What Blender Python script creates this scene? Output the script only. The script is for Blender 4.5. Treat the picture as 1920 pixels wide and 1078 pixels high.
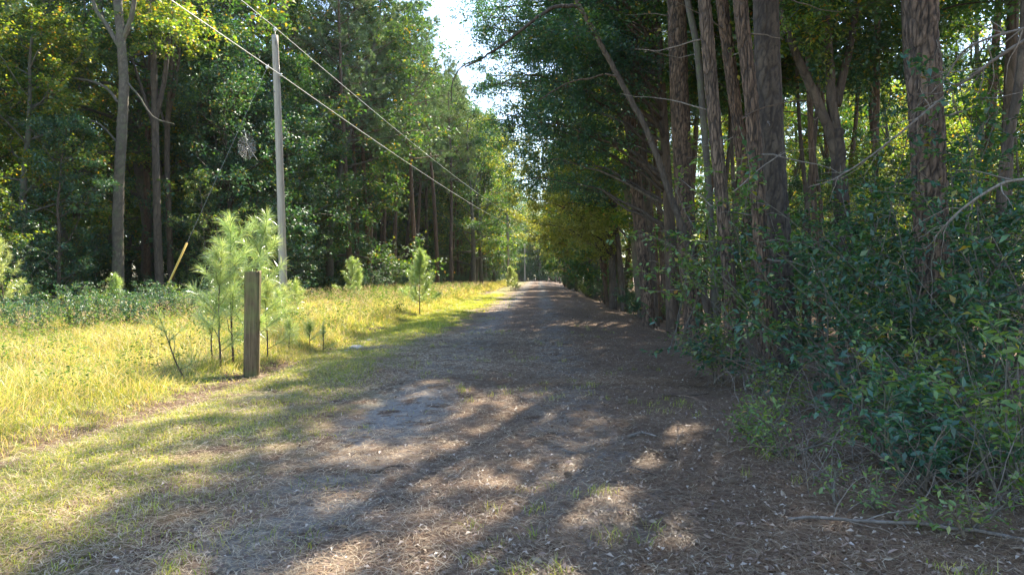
import bpy, math, random
import numpy as np
from mathutils import Vector, noise

sc = bpy.context.scene
for o in list(bpy.data.objects): bpy.data.objects.remove(o)
COL = sc.collection
R = math.radians
CAM_H = 1.5
SUN_EL, SUN_AZ = 47.0, 21.0       # azimuth measured from +Y (down the road) towards +X (right)

# ------------------------------------------------------------------ camera, world, sun, exposure
cam_d = bpy.data.cameras.new('camera'); cam = bpy.data.objects.new('camera', cam_d); COL.objects.link(cam)
cam.location = (0, 0, CAM_H); cam.rotation_euler = (R(90-1.07), 0, 0)
cam_d.lens = 24; cam_d.sensor_width = 36; cam_d.clip_start = 0.05; cam_d.clip_end = 3000
sc.camera = cam
w = bpy.data.worlds.new('World'); sc.world = w; w.use_nodes = True
nt = w.node_tree; nt.nodes.clear()
sky = nt.nodes.new('ShaderNodeTexSky'); sky.sky_type = 'NISHITA'; sky.sun_disc = False
sky.sun_elevation = R(SUN_EL); sky.sun_rotation = R(SUN_AZ); sky.air_density = 1.0; sky.dust_density = 0.5; sky.ozone_density = 1.6
bg = nt.nodes.new('ShaderNodeBackground'); bg.inputs['Strength'].default_value = 0.15
wo = nt.nodes.new('ShaderNodeOutputWorld')
nt.links.new(sky.outputs[0], bg.inputs[0]); nt.links.new(bg.outputs[0], wo.inputs[0])
sl = bpy.data.lights.new('sun', 'SUN'); sl.energy = 5.0; sl.angle = R(0.5); sl.color = (1.0, 0.88, 0.68)
sun = bpy.data.objects.new('sun', sl); COL.objects.link(sun)
sd = Vector((math.sin(R(SUN_AZ))*math.cos(R(SUN_EL)), math.cos(R(SUN_AZ))*math.cos(R(SUN_EL)), math.sin(R(SUN_EL))))
sun.rotation_euler = sd.to_track_quat('Z', 'Y').to_euler(); sun.location = (10, 10, 40)
vs = sc.view_settings
vs.view_transform = 'Standard'; vs.look = 'None'; vs.gamma = 1; vs.use_curve_mapping = False; vs.exposure = 2.0
sc.render.engine = 'CYCLES'
cy = sc.cycles
cy.max_bounces = 6; cy.diffuse_bounces = 4; cy.glossy_bounces = 2; cy.transmission_bounces = 4; cy.transparent_max_bounces = 4
cy.use_denoising = True; cy.sample_clamp_indirect = 6.0
try:
    cy.denoiser = 'OPENIMAGEDENOISE'
except Exception: pass

# ------------------------------------------------------------------ helpers
def px3(px, py, Y):
    """a point seen at photo pixel (px,py) at distance Y down the view"""
    return np.array([(px-960)/1280*Y, Y, CAM_H-(py-515)/1280*Y])
AX = 0.039                                   # the road runs this much to the right of the view axis
def sstep(a, b, x):
    t = np.clip((np.asarray(x, float)-a)/(b-a), 0, 1); return t*t*(3-2*t)
def hgt(x, y):
    x = np.asarray(x, float); y = np.asarray(y, float); u = x-AX*y
    z = 0.035*np.sin(x*0.9+y*0.31)*np.sin(y*0.7-x*0.2)+0.02*np.sin(x*2.3+1.1)*np.sin(y*1.9)
    z = z + 0.012*np.sin(x*5.1+y*2.0)*np.sin(y*4.3-x*1.7)
    z = z + 0.10*sstep(4.35, 5.2, -u) - 0.06*np.exp(-((u+4.3)/.3)**2) - 0.22*sstep(10, 16, -u)
    z = z - 0.20*sstep(2.6, 4.2, u) + 0.16*sstep(5.0, 7.5, u) + 0.5*sstep(12, 40, u)
    z = z + 0.02*np.exp(-(u/1.6)**2)
    return z
def hz(x, y): return float(hgt(x, y))

def tag(o, label=None, cat=None, group=None, kind=None):
    if label: o['label'] = label
    if cat: o['category'] = cat
    if group: o['group'] = group
    if kind: o['kind'] = kind
    return o
def empty(name, loc=(0, 0, 0), rz=0, sc_=1, parent=None):
    o = bpy.data.objects.new(name, None); COL.objects.link(o)
    o.location = loc; o.rotation_euler = (0, 0, rz); o.scale = (sc_,)*3; o.empty_display_size = 0.1
    if parent: o.parent = parent
    return o
def link(name, me, parent=None, loc=None):
    o = bpy.data.objects.new(name, me); COL.objects.link(o)
    if parent: o.parent = parent
    if loc is not None: o.location = loc
    return o
def copy_tree(root, kids):
    c = root.copy(); COL.objects.link(c)
    for k in kids:
        d = k.copy(); COL.objects.link(d); d.parent = c
    return c

class MB:
    """collects verts and faces (tris or quads) as numpy blocks, builds ONE mesh"""
    def __init__(s): s.v = []; s.f = []; s.n = 0; s.att = []; s.hasatt = False
    def add(s, verts, faces, att=None):
        verts = np.asarray(verts, float).reshape(-1, 3); faces = np.asarray(faces, int)
        if len(verts) == 0: return
        s.v.append(verts); s.f.append(faces+s.n); s.n += len(verts)
        s.att.append(np.zeros(len(verts)) if att is None else np.asarray(att))
        if att is not None: s.hasatt = True
    def mesh(s, name, mat, smooth=False):
        me = bpy.data.meshes.new(name)
        V = np.concatenate(s.v); me.vertices.add(len(V)); me.vertices.foreach_set('co', V.astype(np.float32).ravel())
        loops = np.concatenate([f.ravel() for f in s.f])
        tot = np.concatenate([np.full(len(f), f.shape[1]) for f in s.f])
        me.loops.add(len(loops)); me.loops.foreach_set('vertex_index', loops.astype(np.int32))
        st = np.concatenate([[0], np.cumsum(tot)[:-1]])
        me.polygons.add(len(tot)); me.polygons.foreach_set('loop_start', st.astype(np.int32))
        me.polygons.foreach_set('loop_total', tot.astype(np.int32))
        if smooth: me.polygons.foreach_set('use_smooth', np.ones(len(tot), bool))
        me.update(calc_edges=True)
        if s.hasatt:
            a = me.attributes.new('deep', 'FLOAT', 'POINT'); a.data.foreach_set('value', np.concatenate(s.att).astype(np.float32))
        me.materials.append(mat)
        return me

def norm(a): return a/np.maximum(np.linalg.norm(a, axis=-1, keepdims=True), 1e-9)
def tube(mb, pts, rad, sides=6, cap=True, bark=None, seed=0.0):
    pts = np.asarray(pts, float); n = len(pts); rad = np.broadcast_to(np.asarray(rad, float), (n,)).copy()
    tan = norm(np.gradient(pts, axis=0))
    ref = np.array([1.0, 0, 0]) if abs(tan[0][0]) < 0.8 else np.array([0, 1.0, 0])
    a = norm(np.cross(tan, ref)); b = np.cross(tan, a)
    th = np.linspace(0, 2*math.pi, sides, endpoint=False)
    ring = (np.cos(th)[None, :, None]*a[:, None]+np.sin(th)[None, :, None]*b[:, None])
    rr = np.repeat(rad[:, None], sides, 1); att = None
    if bark:
        amp, cw, ch = bark
        att = np.zeros((n, sides))
        L = np.concatenate([[0], np.cumsum(np.linalg.norm(np.diff(pts, axis=0), axis=1))])
        for i in range(n):
            for j in range(sides):
                q = Vector((math.cos(th[j])*rad[i]/cw+seed, math.sin(th[j])*rad[i]/cw, L[i]/ch))
                qq = q + 0.5*noise.noise_vector(q*1.3)
                d, _ = noise.voronoi(qq)
                p = min(1.0, (d[1]-d[0])/0.28); p = p*p*(3-2*p)
                big = noise.noise(Vector((math.cos(th[j])*1.2+seed, math.sin(th[j])*1.2, L[i]*0.7)))
                fine = noise.noise(q*4.0)
                rr[i, j] += amp*(p-0.5+0.35*fine)+rad[i]*0.08*big
                att[i, j] = 1-p
    V = pts[:, None]+ring*rr[:, :, None]
    i = np.arange(n-1)[:, None]*sides; j = np.arange(sides)[None]; j2 = (j+1) % sides
    F = np.stack([i+j, i+j2, i+sides+j2, i+sides+j], -1).reshape(-1, 4)
    mb.add(V.reshape(-1, 3), F, None if att is None else att.ravel())
    if cap:
        k = mb.n-sides
        mb.f.append(np.array([[k+q for q in range(sides)]]))
        k0 = mb.n-sides*n
        mb.f.append(np.array([[k0+q for q in range(sides)][::-1]]))
def smooth_path(P, n):
    """Catmull-Rom through P"""
    P = np.asarray(P, float); m = len(P)
    Q = np.vstack([2*P[0]-P[1], P, 2*P[-1]-P[-2]])
    t = np.linspace(0, m-1-1e-6, n); i = t.astype(int); f = (t-i)[:, None]
    p0, p1, p2, p3 = Q[i], Q[i+1], Q[i+2], Q[i+3]
    return 0.5*(2*p1+(p2-p0)*f+(2*p0-5*p1+4*p2-p3)*f**2+(3*p1-p0-3*p2+p3)*f**3)
def grow(rng, start, d, length, n=7, wander=0.15, up=0.0):
    p = np.array(start, float); d = norm(np.array(d, float)); out = [p.copy()]
    for _ in range(n-1):
        d = norm(d+rng.normal(0, wander, 3)+np.array([0, 0, up]))
        p = p+d*length/(n-1); out.append(p.copy())
    return np.array(out)
def along(path, t):
    f = t*(len(path)-1); i = min(int(f), len(path)-2); f -= i
    return path[i]*(1-f)+path[i+1]*f, norm(path[i+1]-path[i])
def leaves(mb, pos, d, nrm, L, W, fold=0.12):
    d = norm(d); side = norm(np.cross(nrm, d)); up = np.cross(d, side)
    L = np.asarray(L)[:, None] if np.ndim(L) else L; W = np.asarray(W)[:, None] if np.ndim(W) else W
    v = np.stack([pos, pos+d*L*.42+side*W*.5+up*W*fold*2, pos+d*L-up*L*.08, pos+d*L*.42-side*W*.5+up*W*fold*2], 1)
    n = len(pos); mb.add(v.reshape(-1, 3), np.arange(n*4).reshape(n, 4))
def blades(mb, root, h, lean, wdt, rng, segs=2):
    n = len(root); az = rng.uniform(0, 2*math.pi, n); side = np.stack([np.cos(az), np.sin(az), 0*az], 1)
    V = []; 
    for k in range(segs):
        t = k/segs
        c = root+np.stack([lean[:, 0]*t*t, lean[:, 1]*t*t, h*(t-0.15*t*t*np.hypot(lean[:, 0], lean[:, 1])/np.maximum(h, .01))], 1)
        ww = (wdt*(1-0.55*t))[:, None]*0.5
        V += [c-side*ww, c+side*ww]
    V.append(root+np.stack([lean[:, 0], lean[:, 1], h*0.85], 1))
    k = 2*segs+1
    A = np.stack(V, 1).reshape(-1, 3); base = (np.arange(n)*k)[:, None]
    off = mb.n
    q = np.concatenate([base+np.array([[2*s, 2*s+1, 2*s+3, 2*s+2]]) for s in range(segs-1)]) if segs > 1 else np.zeros((0, 4), int)
    tr = base+np.array([[2*segs-2, 2*segs-1, 2*segs]])
    mb.add(A, tr)
    if len(q): mb.f.append(q+off)

# ------------------------------------------------------------------ materials
def mat_new(name):
    m = bpy.data.materials.new(name); m.use_nodes = True; m.node_tree.nodes.clear(); return m, m.node_tree
def N(t, typ, **kw):
    n = t.nodes.new(typ)
    for k, v in kw.items():
        if k in n.inputs: n.inputs[k].default_value = v
        else: setattr(n, k, v)
    return n
def ramp(t, fac, stops, interp='LINEAR'):
    r = t.nodes.new('ShaderNodeValToRGB'); r.color_ramp.interpolation = interp
    e = r.color_ramp.elements
    while len(e) < len(stops): e.new(0.5)
    for k, (p, c) in enumerate(stops): e[k].position = p; e[k].color = (*c, 1)
    t.links.new(fac, r.inputs[0]); return r.outputs[0]
def mix(t, fac, a, b, typ='MIX'):
    m = t.nodes.new('ShaderNodeMix'); m.data_type = 'RGBA'; m.blend_type = typ
    for sock, v in ((m.inputs[0], fac), (m.inputs[6], a), (m.inputs[7], b)):
        if hasattr(v, 'type') and hasattr(v, 'is_linked'): t.links.new(v, sock)
        else: sock.default_value = v if isinstance(v, (int, float)) else (*v, 1)
    return m.outputs[2]
def noise_t(t, scale, detail=4, rough=.6, vec=None):
    n = N(t, 'ShaderNodeTexNoise', Scale=scale, Detail=detail, Roughness=rough)
    if vec is not None: t.links.new(vec, n.inputs['Vector'])
    return n.outputs['Fac']
def leaf_mat(name, stops, trans=0.45, gloss=0.06, tint=(1.25, 1.25, .55), rough=.45):
    m, t = mat_new(name)
    g = N(t, 'ShaderNodeNewGeometry'); oi = N(t, 'ShaderNodeObjectInfo')
    c = ramp(t, g.outputs['Random Per Island'], stops)
    nz = noise_t(t, 0.6, 2, .5, g.outputs['Position'])
    hs = N(t, 'ShaderNodeHueSaturation'); t.links.new(c, hs.inputs['Color'])
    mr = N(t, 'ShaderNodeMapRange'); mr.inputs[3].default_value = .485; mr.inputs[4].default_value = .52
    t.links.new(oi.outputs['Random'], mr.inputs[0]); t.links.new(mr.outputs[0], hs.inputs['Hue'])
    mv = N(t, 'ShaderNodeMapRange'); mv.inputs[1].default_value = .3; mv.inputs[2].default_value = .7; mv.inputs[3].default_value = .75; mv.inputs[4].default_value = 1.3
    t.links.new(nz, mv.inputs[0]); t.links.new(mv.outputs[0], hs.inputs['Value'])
    c = hs.outputs[0]
    dif = N(t, 'ShaderNodeBsdfDiffuse'); tr = N(t, 'ShaderNodeBsdfTranslucent'); gl = N(t, 'ShaderNodeBsdfGlossy', Roughness=rough)
    gl.inputs[0].default_value = (.8, .85, .9, 1)
    t.links.new(c, dif.inputs[0]); t.links.new(mix(t, 1.0, c, tint, 'MULTIPLY'), tr.inputs[0])
    m1 = N(t, 'ShaderNodeMixShader', Fac=trans); m2 = N(t, 'ShaderNodeMixShader', Fac=gloss); o = N(t, 'ShaderNodeOutputMaterial')
    t.links.new(dif.outputs[0], m1.inputs[1]); t.links.new(tr.outputs[0], m1.inputs[2])
    t.links.new(m1.outputs[0], m2.inputs[1]); t.links.new(gl.outputs[0], m2.inputs[2]); t.links.new(m2.outputs[0], o.inputs[0])
    return m
M = {}
M['oak'] = leaf_mat('oak_leaf', [(0, (.035, .085, .035)), (.5, (.055, .115, .035)), (.88, (.10, .155, .03)), (.96, (.26, .24, .03)), (1, (.34, .16, .03))], .36, .05, (1.6, 1.75, .6), .55)
M['gum'] = leaf_mat('yellow_green_leaf', [(0, (.06, .125, .03)), (.5, (.11, .175, .035)), (.85, (.22, .25, .04)), (.95, (.38, .30, .04)), (1, (.42, .16, .03))], .55, .05, (1.9, 1.9, .6))
M['bay'] = leaf_mat('evergreen_bay_leaf', [(0, (.025, .075, .045)), (.6, (.04, .10, .05)), (.90, (.08, .15, .04)), (.96, (.20, .20, .04)), (1, (.16, .09, .05))], .32, .07, (1.8, 2.0, .7), .5)
M['olive'] = leaf_mat('olive_leaf', [(0, (.15, .175, .045)), (.6, (.23, .245, .06)), (.93, (.32, .29, .07)), (1, (.30, .20, .05))], .45, .05, (1.8, 1.8, .6), .5)
M['bright'] = leaf_mat('young_shrub_leaf', [(0, (.07, .14, .035)), (.5, (.12, .19, .04)), (.85, (.2, .24, .05)), (.97, (.30, .26, .06)), (1, (.36, .14, .06))], .42, .06, (1.7, 1.7, .6), .5)
M['needle'] = leaf_mat('pine_needle', [(0, (.05, .10, .04)), (.6, (.08, .14, .05)), (1, (.16, .19, .06))], .35, .08, (1.8, 1.8, .8))
M['young_needle'] = leaf_mat('young_pine_needle', [(0, (.20, .29, .09)), (.6, (.33, .42, .14)), (1, (.50, .50, .22))], .48, .12, (1.4, 1.4, .9), .28)
M['grass'] = leaf_mat('grass_blade', [(0, (.12, .19, .03)), (.3, (.28, .32, .05)), (.55, (.48, .42, .10)), (.72, (.54, .38, .15)), (.9, (.62, .44, .24)), (1, (.70, .60, .42))], .5, .05, (1.25, 1.2, .75))
M['turf'] = leaf_mat('short_grass_blade', [(0, (.17, .25, .03)), (.5, (.32, .36, .05)), (.8, (.45, .42, .10)), (1, (.55, .46, .24))], .5, .04, (1.4, 1.35, .6))
M['weed'] = leaf_mat('weed_leaf', [(0, (.07, .14, .04)), (.6, (.12, .19, .05)), (1, (.22, .25, .08))], .45, .0, (1.4, 1.4, .8))
M['seed'] = leaf_mat('seed_head', [(0, (.32, .20, .11)), (.6, (.42, .30, .18)), (1, (.56, .44, .30))], .5, .0, (1, 1, 1))
M['litter'] = leaf_mat('fallen_needle', [(0, (.09, .05, .03)), (.4, (.20, .11, .065)), (.75, (.29, .18, .11)), (1, (.42, .33, .24))], .1, .05, (1, 1, 1))
M['straw'] = leaf_mat('dry_straw', [(0, (.22, .15, .09)), (.5, (.38, .29, .18)), (1, (.56, .47, .34))], .2, .05, (1, 1, 1))
M['dead_leaf'] = leaf_mat('dead_leaf', [(0, (.10, .06, .04)), (.5, (.22, .14, .09)), (.85, (.36, .27, .19)), (1, (.52, .44, .36))], .12, .06, (1, .9, .7))

def bark_mat(name, c1, c2, crack, sc_=(9, 9, 2.6), bump=.6, moss=0.0):
    m, t = mat_new(name); tc = N(t, 'ShaderNodeTexCoord'); mp = N(t, 'ShaderNodeMapping'); mp.inputs['Scale'].default_value = sc_
    oi = N(t, 'ShaderNodeObjectInfo'); va = N(t, 'ShaderNodeVectorMath', operation='ADD'); t.links.new(tc.outputs['Object'], va.inputs[0]); t.links.new(oi.outputs['Location'], va.inputs[1]); t.links.new(va.outputs[0], mp.inputs[0])
    nz = N(t, 'ShaderNodeTexNoise', Scale=2.2, Detail=4); t.links.new(mp.outputs[0], nz.inputs['Vector'])
    wv = mix(t, .2, mp.outputs[0], nz.outputs['Color'], 'ADD')
    v = N(t, 'ShaderNodeTexVoronoi', feature='DISTANCE_TO_EDGE', Scale=1.0); t.links.new(wv, v.inputs['Vector'])
    vc = N(t, 'ShaderNodeTexVoronoi', Scale=1.0); t.links.new(wv, vc.inputs['Vector'])
    fine = noise_t(t, 3.2, 8, .75, mp.outputs[0])
    big = noise_t(t, 1.3, 3, .6, tc.outputs['Object'])
    f1 = mix(t, .72, vc.outputs['Color'], fine, 'MIX')
    fleck = noise_t(t, 34, 5, .8, tc.outputs['Object'])
    f1 = mix(t, .4, f1, fleck, 'MIX')
    base = ramp(t, f1, [(.34, c1), (.64, c2)])
    tone = ramp(t, oi.outputs['Random'], [(0, (.75, .72, .72)), (.5, (1, 1, 1)), (1, (1.0, .86, .74))]); base = mix(t, 1.0, base, tone, 'MULTIPLY')
    base = mix(t, ramp(t, big, [(.35, (0, 0, 0)), (.65, (1, 1, 1))]), base, mix(t, 1.0, base, (.72, .74, .78), 'MULTIPLY'))
    ck = ramp(t, v.outputs['Distance'], [(0, (1, 1, 1)), (.16, (0, 0, 0))])
    col = mix(t, mix(t, 1.0, ck, (.5, .5, .5), 'MULTIPLY'), base, crack)
    at = N(t, 'ShaderNodeAttribute', attribute_name='deep')
    col = mix(t, ramp(t, at.outputs['Fac'], [(.35, (0, 0, 0)), (.95, (.85, .85, .85))]), col, crack)
    if moss:
        mz = noise_t(t, 3.0, 4, .7, tc.outputs['Object'])
        col = mix(t, ramp(t, mz, [(.5, (0, 0, 0)), (.65, (moss,)*3)]), col, (.12, .15, .06))
    b = N(t, 'ShaderNodeBsdfPrincipled', Roughness=.9); t.links.new(col, b.inputs['Base Color'])
    hsum = N(t, 'ShaderNodeMath', operation='ADD')
    e = ramp(t, v.outputs['Distance'], [(0, (0, 0, 0)), (.14, (1, 1, 1))]); t.links.new(e, hsum.inputs[0])
    fm = N(t, 'ShaderNodeMath', operation='MULTIPLY'); fm.inputs[1].default_value = .5; t.links.new(fine, fm.inputs[0]); t.links.new(fm.outputs[0], hsum.inputs[1])
    bp = N(t, 'ShaderNodeBump', Strength=bump, Distance=.02); t.links.new(hsum.outputs[0], bp.inputs['Height'])
    t.links.new(bp.outputs[0], b.inputs['Normal']); o = N(t, 'ShaderNodeOutputMaterial'); t.links.new(b.outputs[0], o.inputs[0])
    return m
M['pine_bark'] = bark_mat('pine_bark', (.085, .053, .034), (.25, .165, .108), (.02, .014, .01), (15, 15, 2.8), 1.0)
M['dark_bark'] = bark_mat('dark_bark', (.06, .044, .032), (.16, .12, .085), (.03, .022, .018), (7, 7, 2.0), .8)
M['grey_bark'] = bark_mat('grey_bark', (.095, .08, .06), (.20, .175, .14), (.08, .065, .05), (16, 16, 5), .4, .5)
M['twig'] = bark_mat('dead_twig', (.16, .125, .095), (.33, .285, .235), (.09, .07, .055), (20, 20, 6), .3)

def ground_mat(name, road):
    m, t = mat_new(name); tc = N(t, 'ShaderNodeTexCoord'); P = tc.outputs['Object']
    sx = N(t, 'ShaderNodeSeparateXYZ'); t.links.new(P, sx.inputs[0])
    um = N(t, 'ShaderNodeMath', operation='MULTIPLY'); um.inputs[1].default_value = -AX; t.links.new(sx.outputs[1], um.inputs[0])
    u = N(t, 'ShaderNodeMath', operation='ADD'); t.links.new(sx.outputs[0], u.inputs[0]); t.links.new(um.outputs[0], u.inputs[1])
    wob = noise_t(t, .8, 4, .6, P); wm = N(t, 'ShaderNodeMath', operation='MULTIPLY_ADD'); wm.inputs[1].default_value = 2.4; t.links.new(wob, wm.inputs[0]); t.links.new(u.outputs[0], wm.inputs[2])
    ug = N(t, 'ShaderNodeMapRange'); ug.inputs[1].default_value = -20; ug.inputs[2].default_value = 20; t.links.new(wm.outputs[0], ug.inputs[0])
    fine = noise_t(t, 28, 8, .75, P); mid = noise_t(t, 2.2, 5, .65, P); big = noise_t(t, .45, 3, .5, P)
    needle = ramp(t, fine, [(.25, (.045, .027, .017)), (.45, (.13, .078, .048)), (.6, (.22, .14, .09)), (.8, (.34, .25, .18))])
    soil = ramp(t, fine, [(.3, (.12, .11, .10)), (.6, (.24, .225, .205)), (.8, (.40, .38, .355))])
    turf = ramp(t, fine, [(.3, (.06, .07, .02)), (.5, (.17, .17, .04)), (.7, (.33, .28, .11))])
    def bump_at(c, wdt):
        a = N(t, 'ShaderNodeMath', operation='SUBTRACT'); a.inputs[1].default_value = c; t.links.new(u.outputs[0], a.inputs[0])
        b_ = N(t, 'ShaderNodeMath', operation='MULTIPLY'); t.links.new(a.outputs[0], b_.inputs[0]); t.links.new(a.outputs[0], b_.inputs[1])
        c_ = N(t, 'ShaderNodeMapRange'); c_.inputs[1].default_value = 0; c_.inputs[2].default_value = wdt*wdt; c_.inputs[3].default_value = .16; c_.inputs[4].default_value = 0; t.links.new(b_.outputs[0], c_.inputs[0]); return c_.outputs[0]
    ad = N(t, 'ShaderNodeMath', operation='ADD'); t.links.new(bump_at(-1.5, .75), ad.inputs[0]); t.links.new(bump_at(.35, .6), ad.inputs[1])
    ad2 = N(t, 'ShaderNodeMath', operation='ADD'); t.links.new(ad.outputs[0], ad2.inputs[0]); t.links.new(mid, ad2.inputs[1])
    def spot(cx, cy, rx, ry):
        mp = N(t, 'ShaderNodeMapping', vector_type='TEXTURE'); mp.inputs['Location'].default_value = (cx, cy, 0); mp.inputs['Scale'].default_value = (rx, ry, 50); t.links.new(P, mp.inputs[0])
        ln = N(t, 'ShaderNodeVectorMath', operation='LENGTH'); t.links.new(mp.outputs[0], ln.inputs[0])
        r = N(t, 'ShaderNodeMapRange'); r.inputs[1].default_value = 0; r.inputs[2].default_value = 1; r.inputs[3].default_value = .13; r.inputs[4].default_value = 0; t.links.new(ln.outputs['Value'], r.inputs[0]); return r.outputs[0]
    for q in ((-1.25, 7.7, .75, 1.6), (-1.3, 5.0, .45, .8), (-2.2, 16, .8, 3)):
        nx = N(t, 'ShaderNodeMath', operation='ADD'); t.links.new(ad2.outputs[0], nx.inputs[0]); t.links.new(spot(*q), nx.inputs[1]); ad2 = nx
    dirt = mix(t, ramp(t, ad2.outputs[0], [(.53, (0, 0, 0)), (.68, (1, 1, 1))]), needle, soil)
    # across the road: turf | mixed straw | road | needle bed under the trees
    gm = ramp(t, ug.outputs[0], [(.455, (1, 1, 1)), (.485, (0, 0, 0))])
    col = mix(t, gm, dirt, turf)
    rim = N(t, 'ShaderNodeMath', operation='ADD'); t.links.new(bump_at(-4.38, .42), rim.inputs[0]); t.links.new(mid, rim.inputs[1])  # bare duff at the tall-grass edge, darkened to stand in for a shadow band
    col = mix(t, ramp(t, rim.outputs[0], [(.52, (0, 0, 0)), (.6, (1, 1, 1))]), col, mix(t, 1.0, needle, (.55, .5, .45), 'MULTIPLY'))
    rm = ramp(t, ug.outputs[0], [(.545, (0, 0, 0)), (.585, (1, 1, 1))])
    col = mix(t, rm, col, needle)
    b = N(t, 'ShaderNodeBsdfPrincipled', Roughness=.95); t.links.new(col, b.inputs['Base Color'])
    bp = N(t, 'ShaderNodeBump', Strength=.7, Distance=.03); t.links.new(fine, bp.inputs['Height'])
    t.links.new(bp.outputs[0], b.inputs['Normal']); o = N(t, 'ShaderNodeOutputMaterial'); t.links.new(b.outputs[0], o.inputs[0])
    return m
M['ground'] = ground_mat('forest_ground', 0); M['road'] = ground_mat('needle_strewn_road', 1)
def plain(name, c, rough=.6, metal=0, var=.3, scale=20):
    m, t = mat_new(name); tc = N(t, 'ShaderNodeTexCoord'); nz = noise_t(t, scale, 5, .65, tc.outputs['Object'])
    col = ramp(t, nz, [(.3, tuple(q*(1-var) for q in c)), (.7, tuple(min(1, q*(1+var)) for q in c))])
    b = N(t, 'ShaderNodeBsdfPrincipled', Roughness=rough, Metallic=metal); t.links.new(col, b.inputs['Base Color'])
    o = N(t, 'ShaderNodeOutputMaterial'); t.links.new(b.outputs[0], o.inputs[0]); return m
def wood_mat(name, c1, c2, crack, sc_=(60, 60, 1.6), moss=None):
    m, t = mat_new(name); tc = N(t, 'ShaderNodeTexCoord'); mp = N(t, 'ShaderNodeMapping'); mp.inputs['Scale'].default_value = sc_
    t.links.new(tc.outputs['Object'], mp.inputs[0]); g = noise_t(t, 1.0, 6, .7, mp.outputs[0]); big = noise_t(t, 2.5, 4, .6, tc.outputs['Object'])
    col = ramp(t, g, [(.3, crack), (.42, c1), (.7, c2)])
    if moss: col = mix(t, ramp(t, big, [(.45, (0, 0, 0)), (.65, (.8, .8, .8))]), col, moss)
    b = N(t, 'ShaderNodeBsdfPrincipled', Roughness=.85); t.links.new(col, b.inputs['Base Color'])
    bp = N(t, 'ShaderNodeBump', Strength=.6, Distance=.01); t.links.new(g, bp.inputs['Height']); t.links.new(bp.outputs[0], b.inputs['Normal'])
    o = N(t, 'ShaderNodeOutputMaterial'); t.links.new(b.outputs[0], o.inputs[0]); return m
M['pole'] = wood_mat('weathered_pole_wood', (.30, .26, .21), (.48, .42, .35), (.14, .11, .09))
M['post'] = wood_mat('old_post_wood', (.09, .06, .03), (.21, .15, .08), (.04, .026, .016), (40, 40, 2.0), (.15, .16, .05))
M['wire'] = plain('aluminium_wire', (.75, .75, .72), .45, .2, .05)
M['steel'] = plain('galvanised_steel', (.32, .32, .32), .5, .8, .2)
M['porcelain'] = plain('white_porcelain', (.7, .7, .68), .25, 0, .05)
M['yellow'] = plain('yellow_plastic_guard', (.55, .38, .08), .5, 0, .15)
M['silk'] = leaf_mat('spider_silk', [(0, (.8, .8, .8)), (1, (.9, .9, .9))], .5, .3, (1, 1, 1), .2)
M['cone'] = plain('pine_cone_scale', (.22, .15, .10), .8, 0, .5, 60)
M['stone'] = plain('pale_sandstone', (.42, .38, .33), .9, 0, .3, 15)

rng = np.random.default_rng(11)
# ------------------------------------------------------------------ ground and road
def grid_mesh(name, mat, ul, yl, dz, edge=False):
    U, Y = np.meshgrid(ul, yl)
    if edge:       # wander the two long edges
        wv = 0.35*np.sin(Y*.8)+0.22*np.sin(Y*2.1+1)+0.12*np.sin(Y*5.3+2)
        U = U + wv*np.clip(np.abs(U)/2.5, 0, 1)
    X = U+AX*Y; Z = hgt(X, Y)+dz
    mb = MB(); ny, nx = U.shape; i = np.arange(ny-1)[:, None]*nx; j = np.arange(nx-1)[None]
    F = np.stack([i+j, i+j+1, i+nx+j+1, i+nx+j], -1).reshape(-1, 4)
    mb.add(np.stack([X, Y, Z], -1).reshape(-1, 3), F)
    return mb.mesh(name, mat, True)
ul = np.unique(np.concatenate([np.linspace(-600, -40, 12), np.linspace(-40, -8, 40), np.linspace(-8, 8, 90), np.linspace(8, 40, 40), np.linspace(40, 600, 12)]))
yl = np.unique(np.concatenate([np.linspace(-300, -8, 12), np.linspace(-8, 25, 170), np.linspace(25, 120, 120), np.linspace(120, 900, 20)]))
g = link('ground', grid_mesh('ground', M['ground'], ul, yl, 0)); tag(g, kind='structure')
rd = link('dirt_road', grid_mesh('dirt_road', M['road'], np.linspace(-2.7, 2.5, 40), np.concatenate([np.linspace(-12, 25, 190), np.linspace(26, 170, 100)]), .006, True)); tag(rd, kind='structure')

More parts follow.
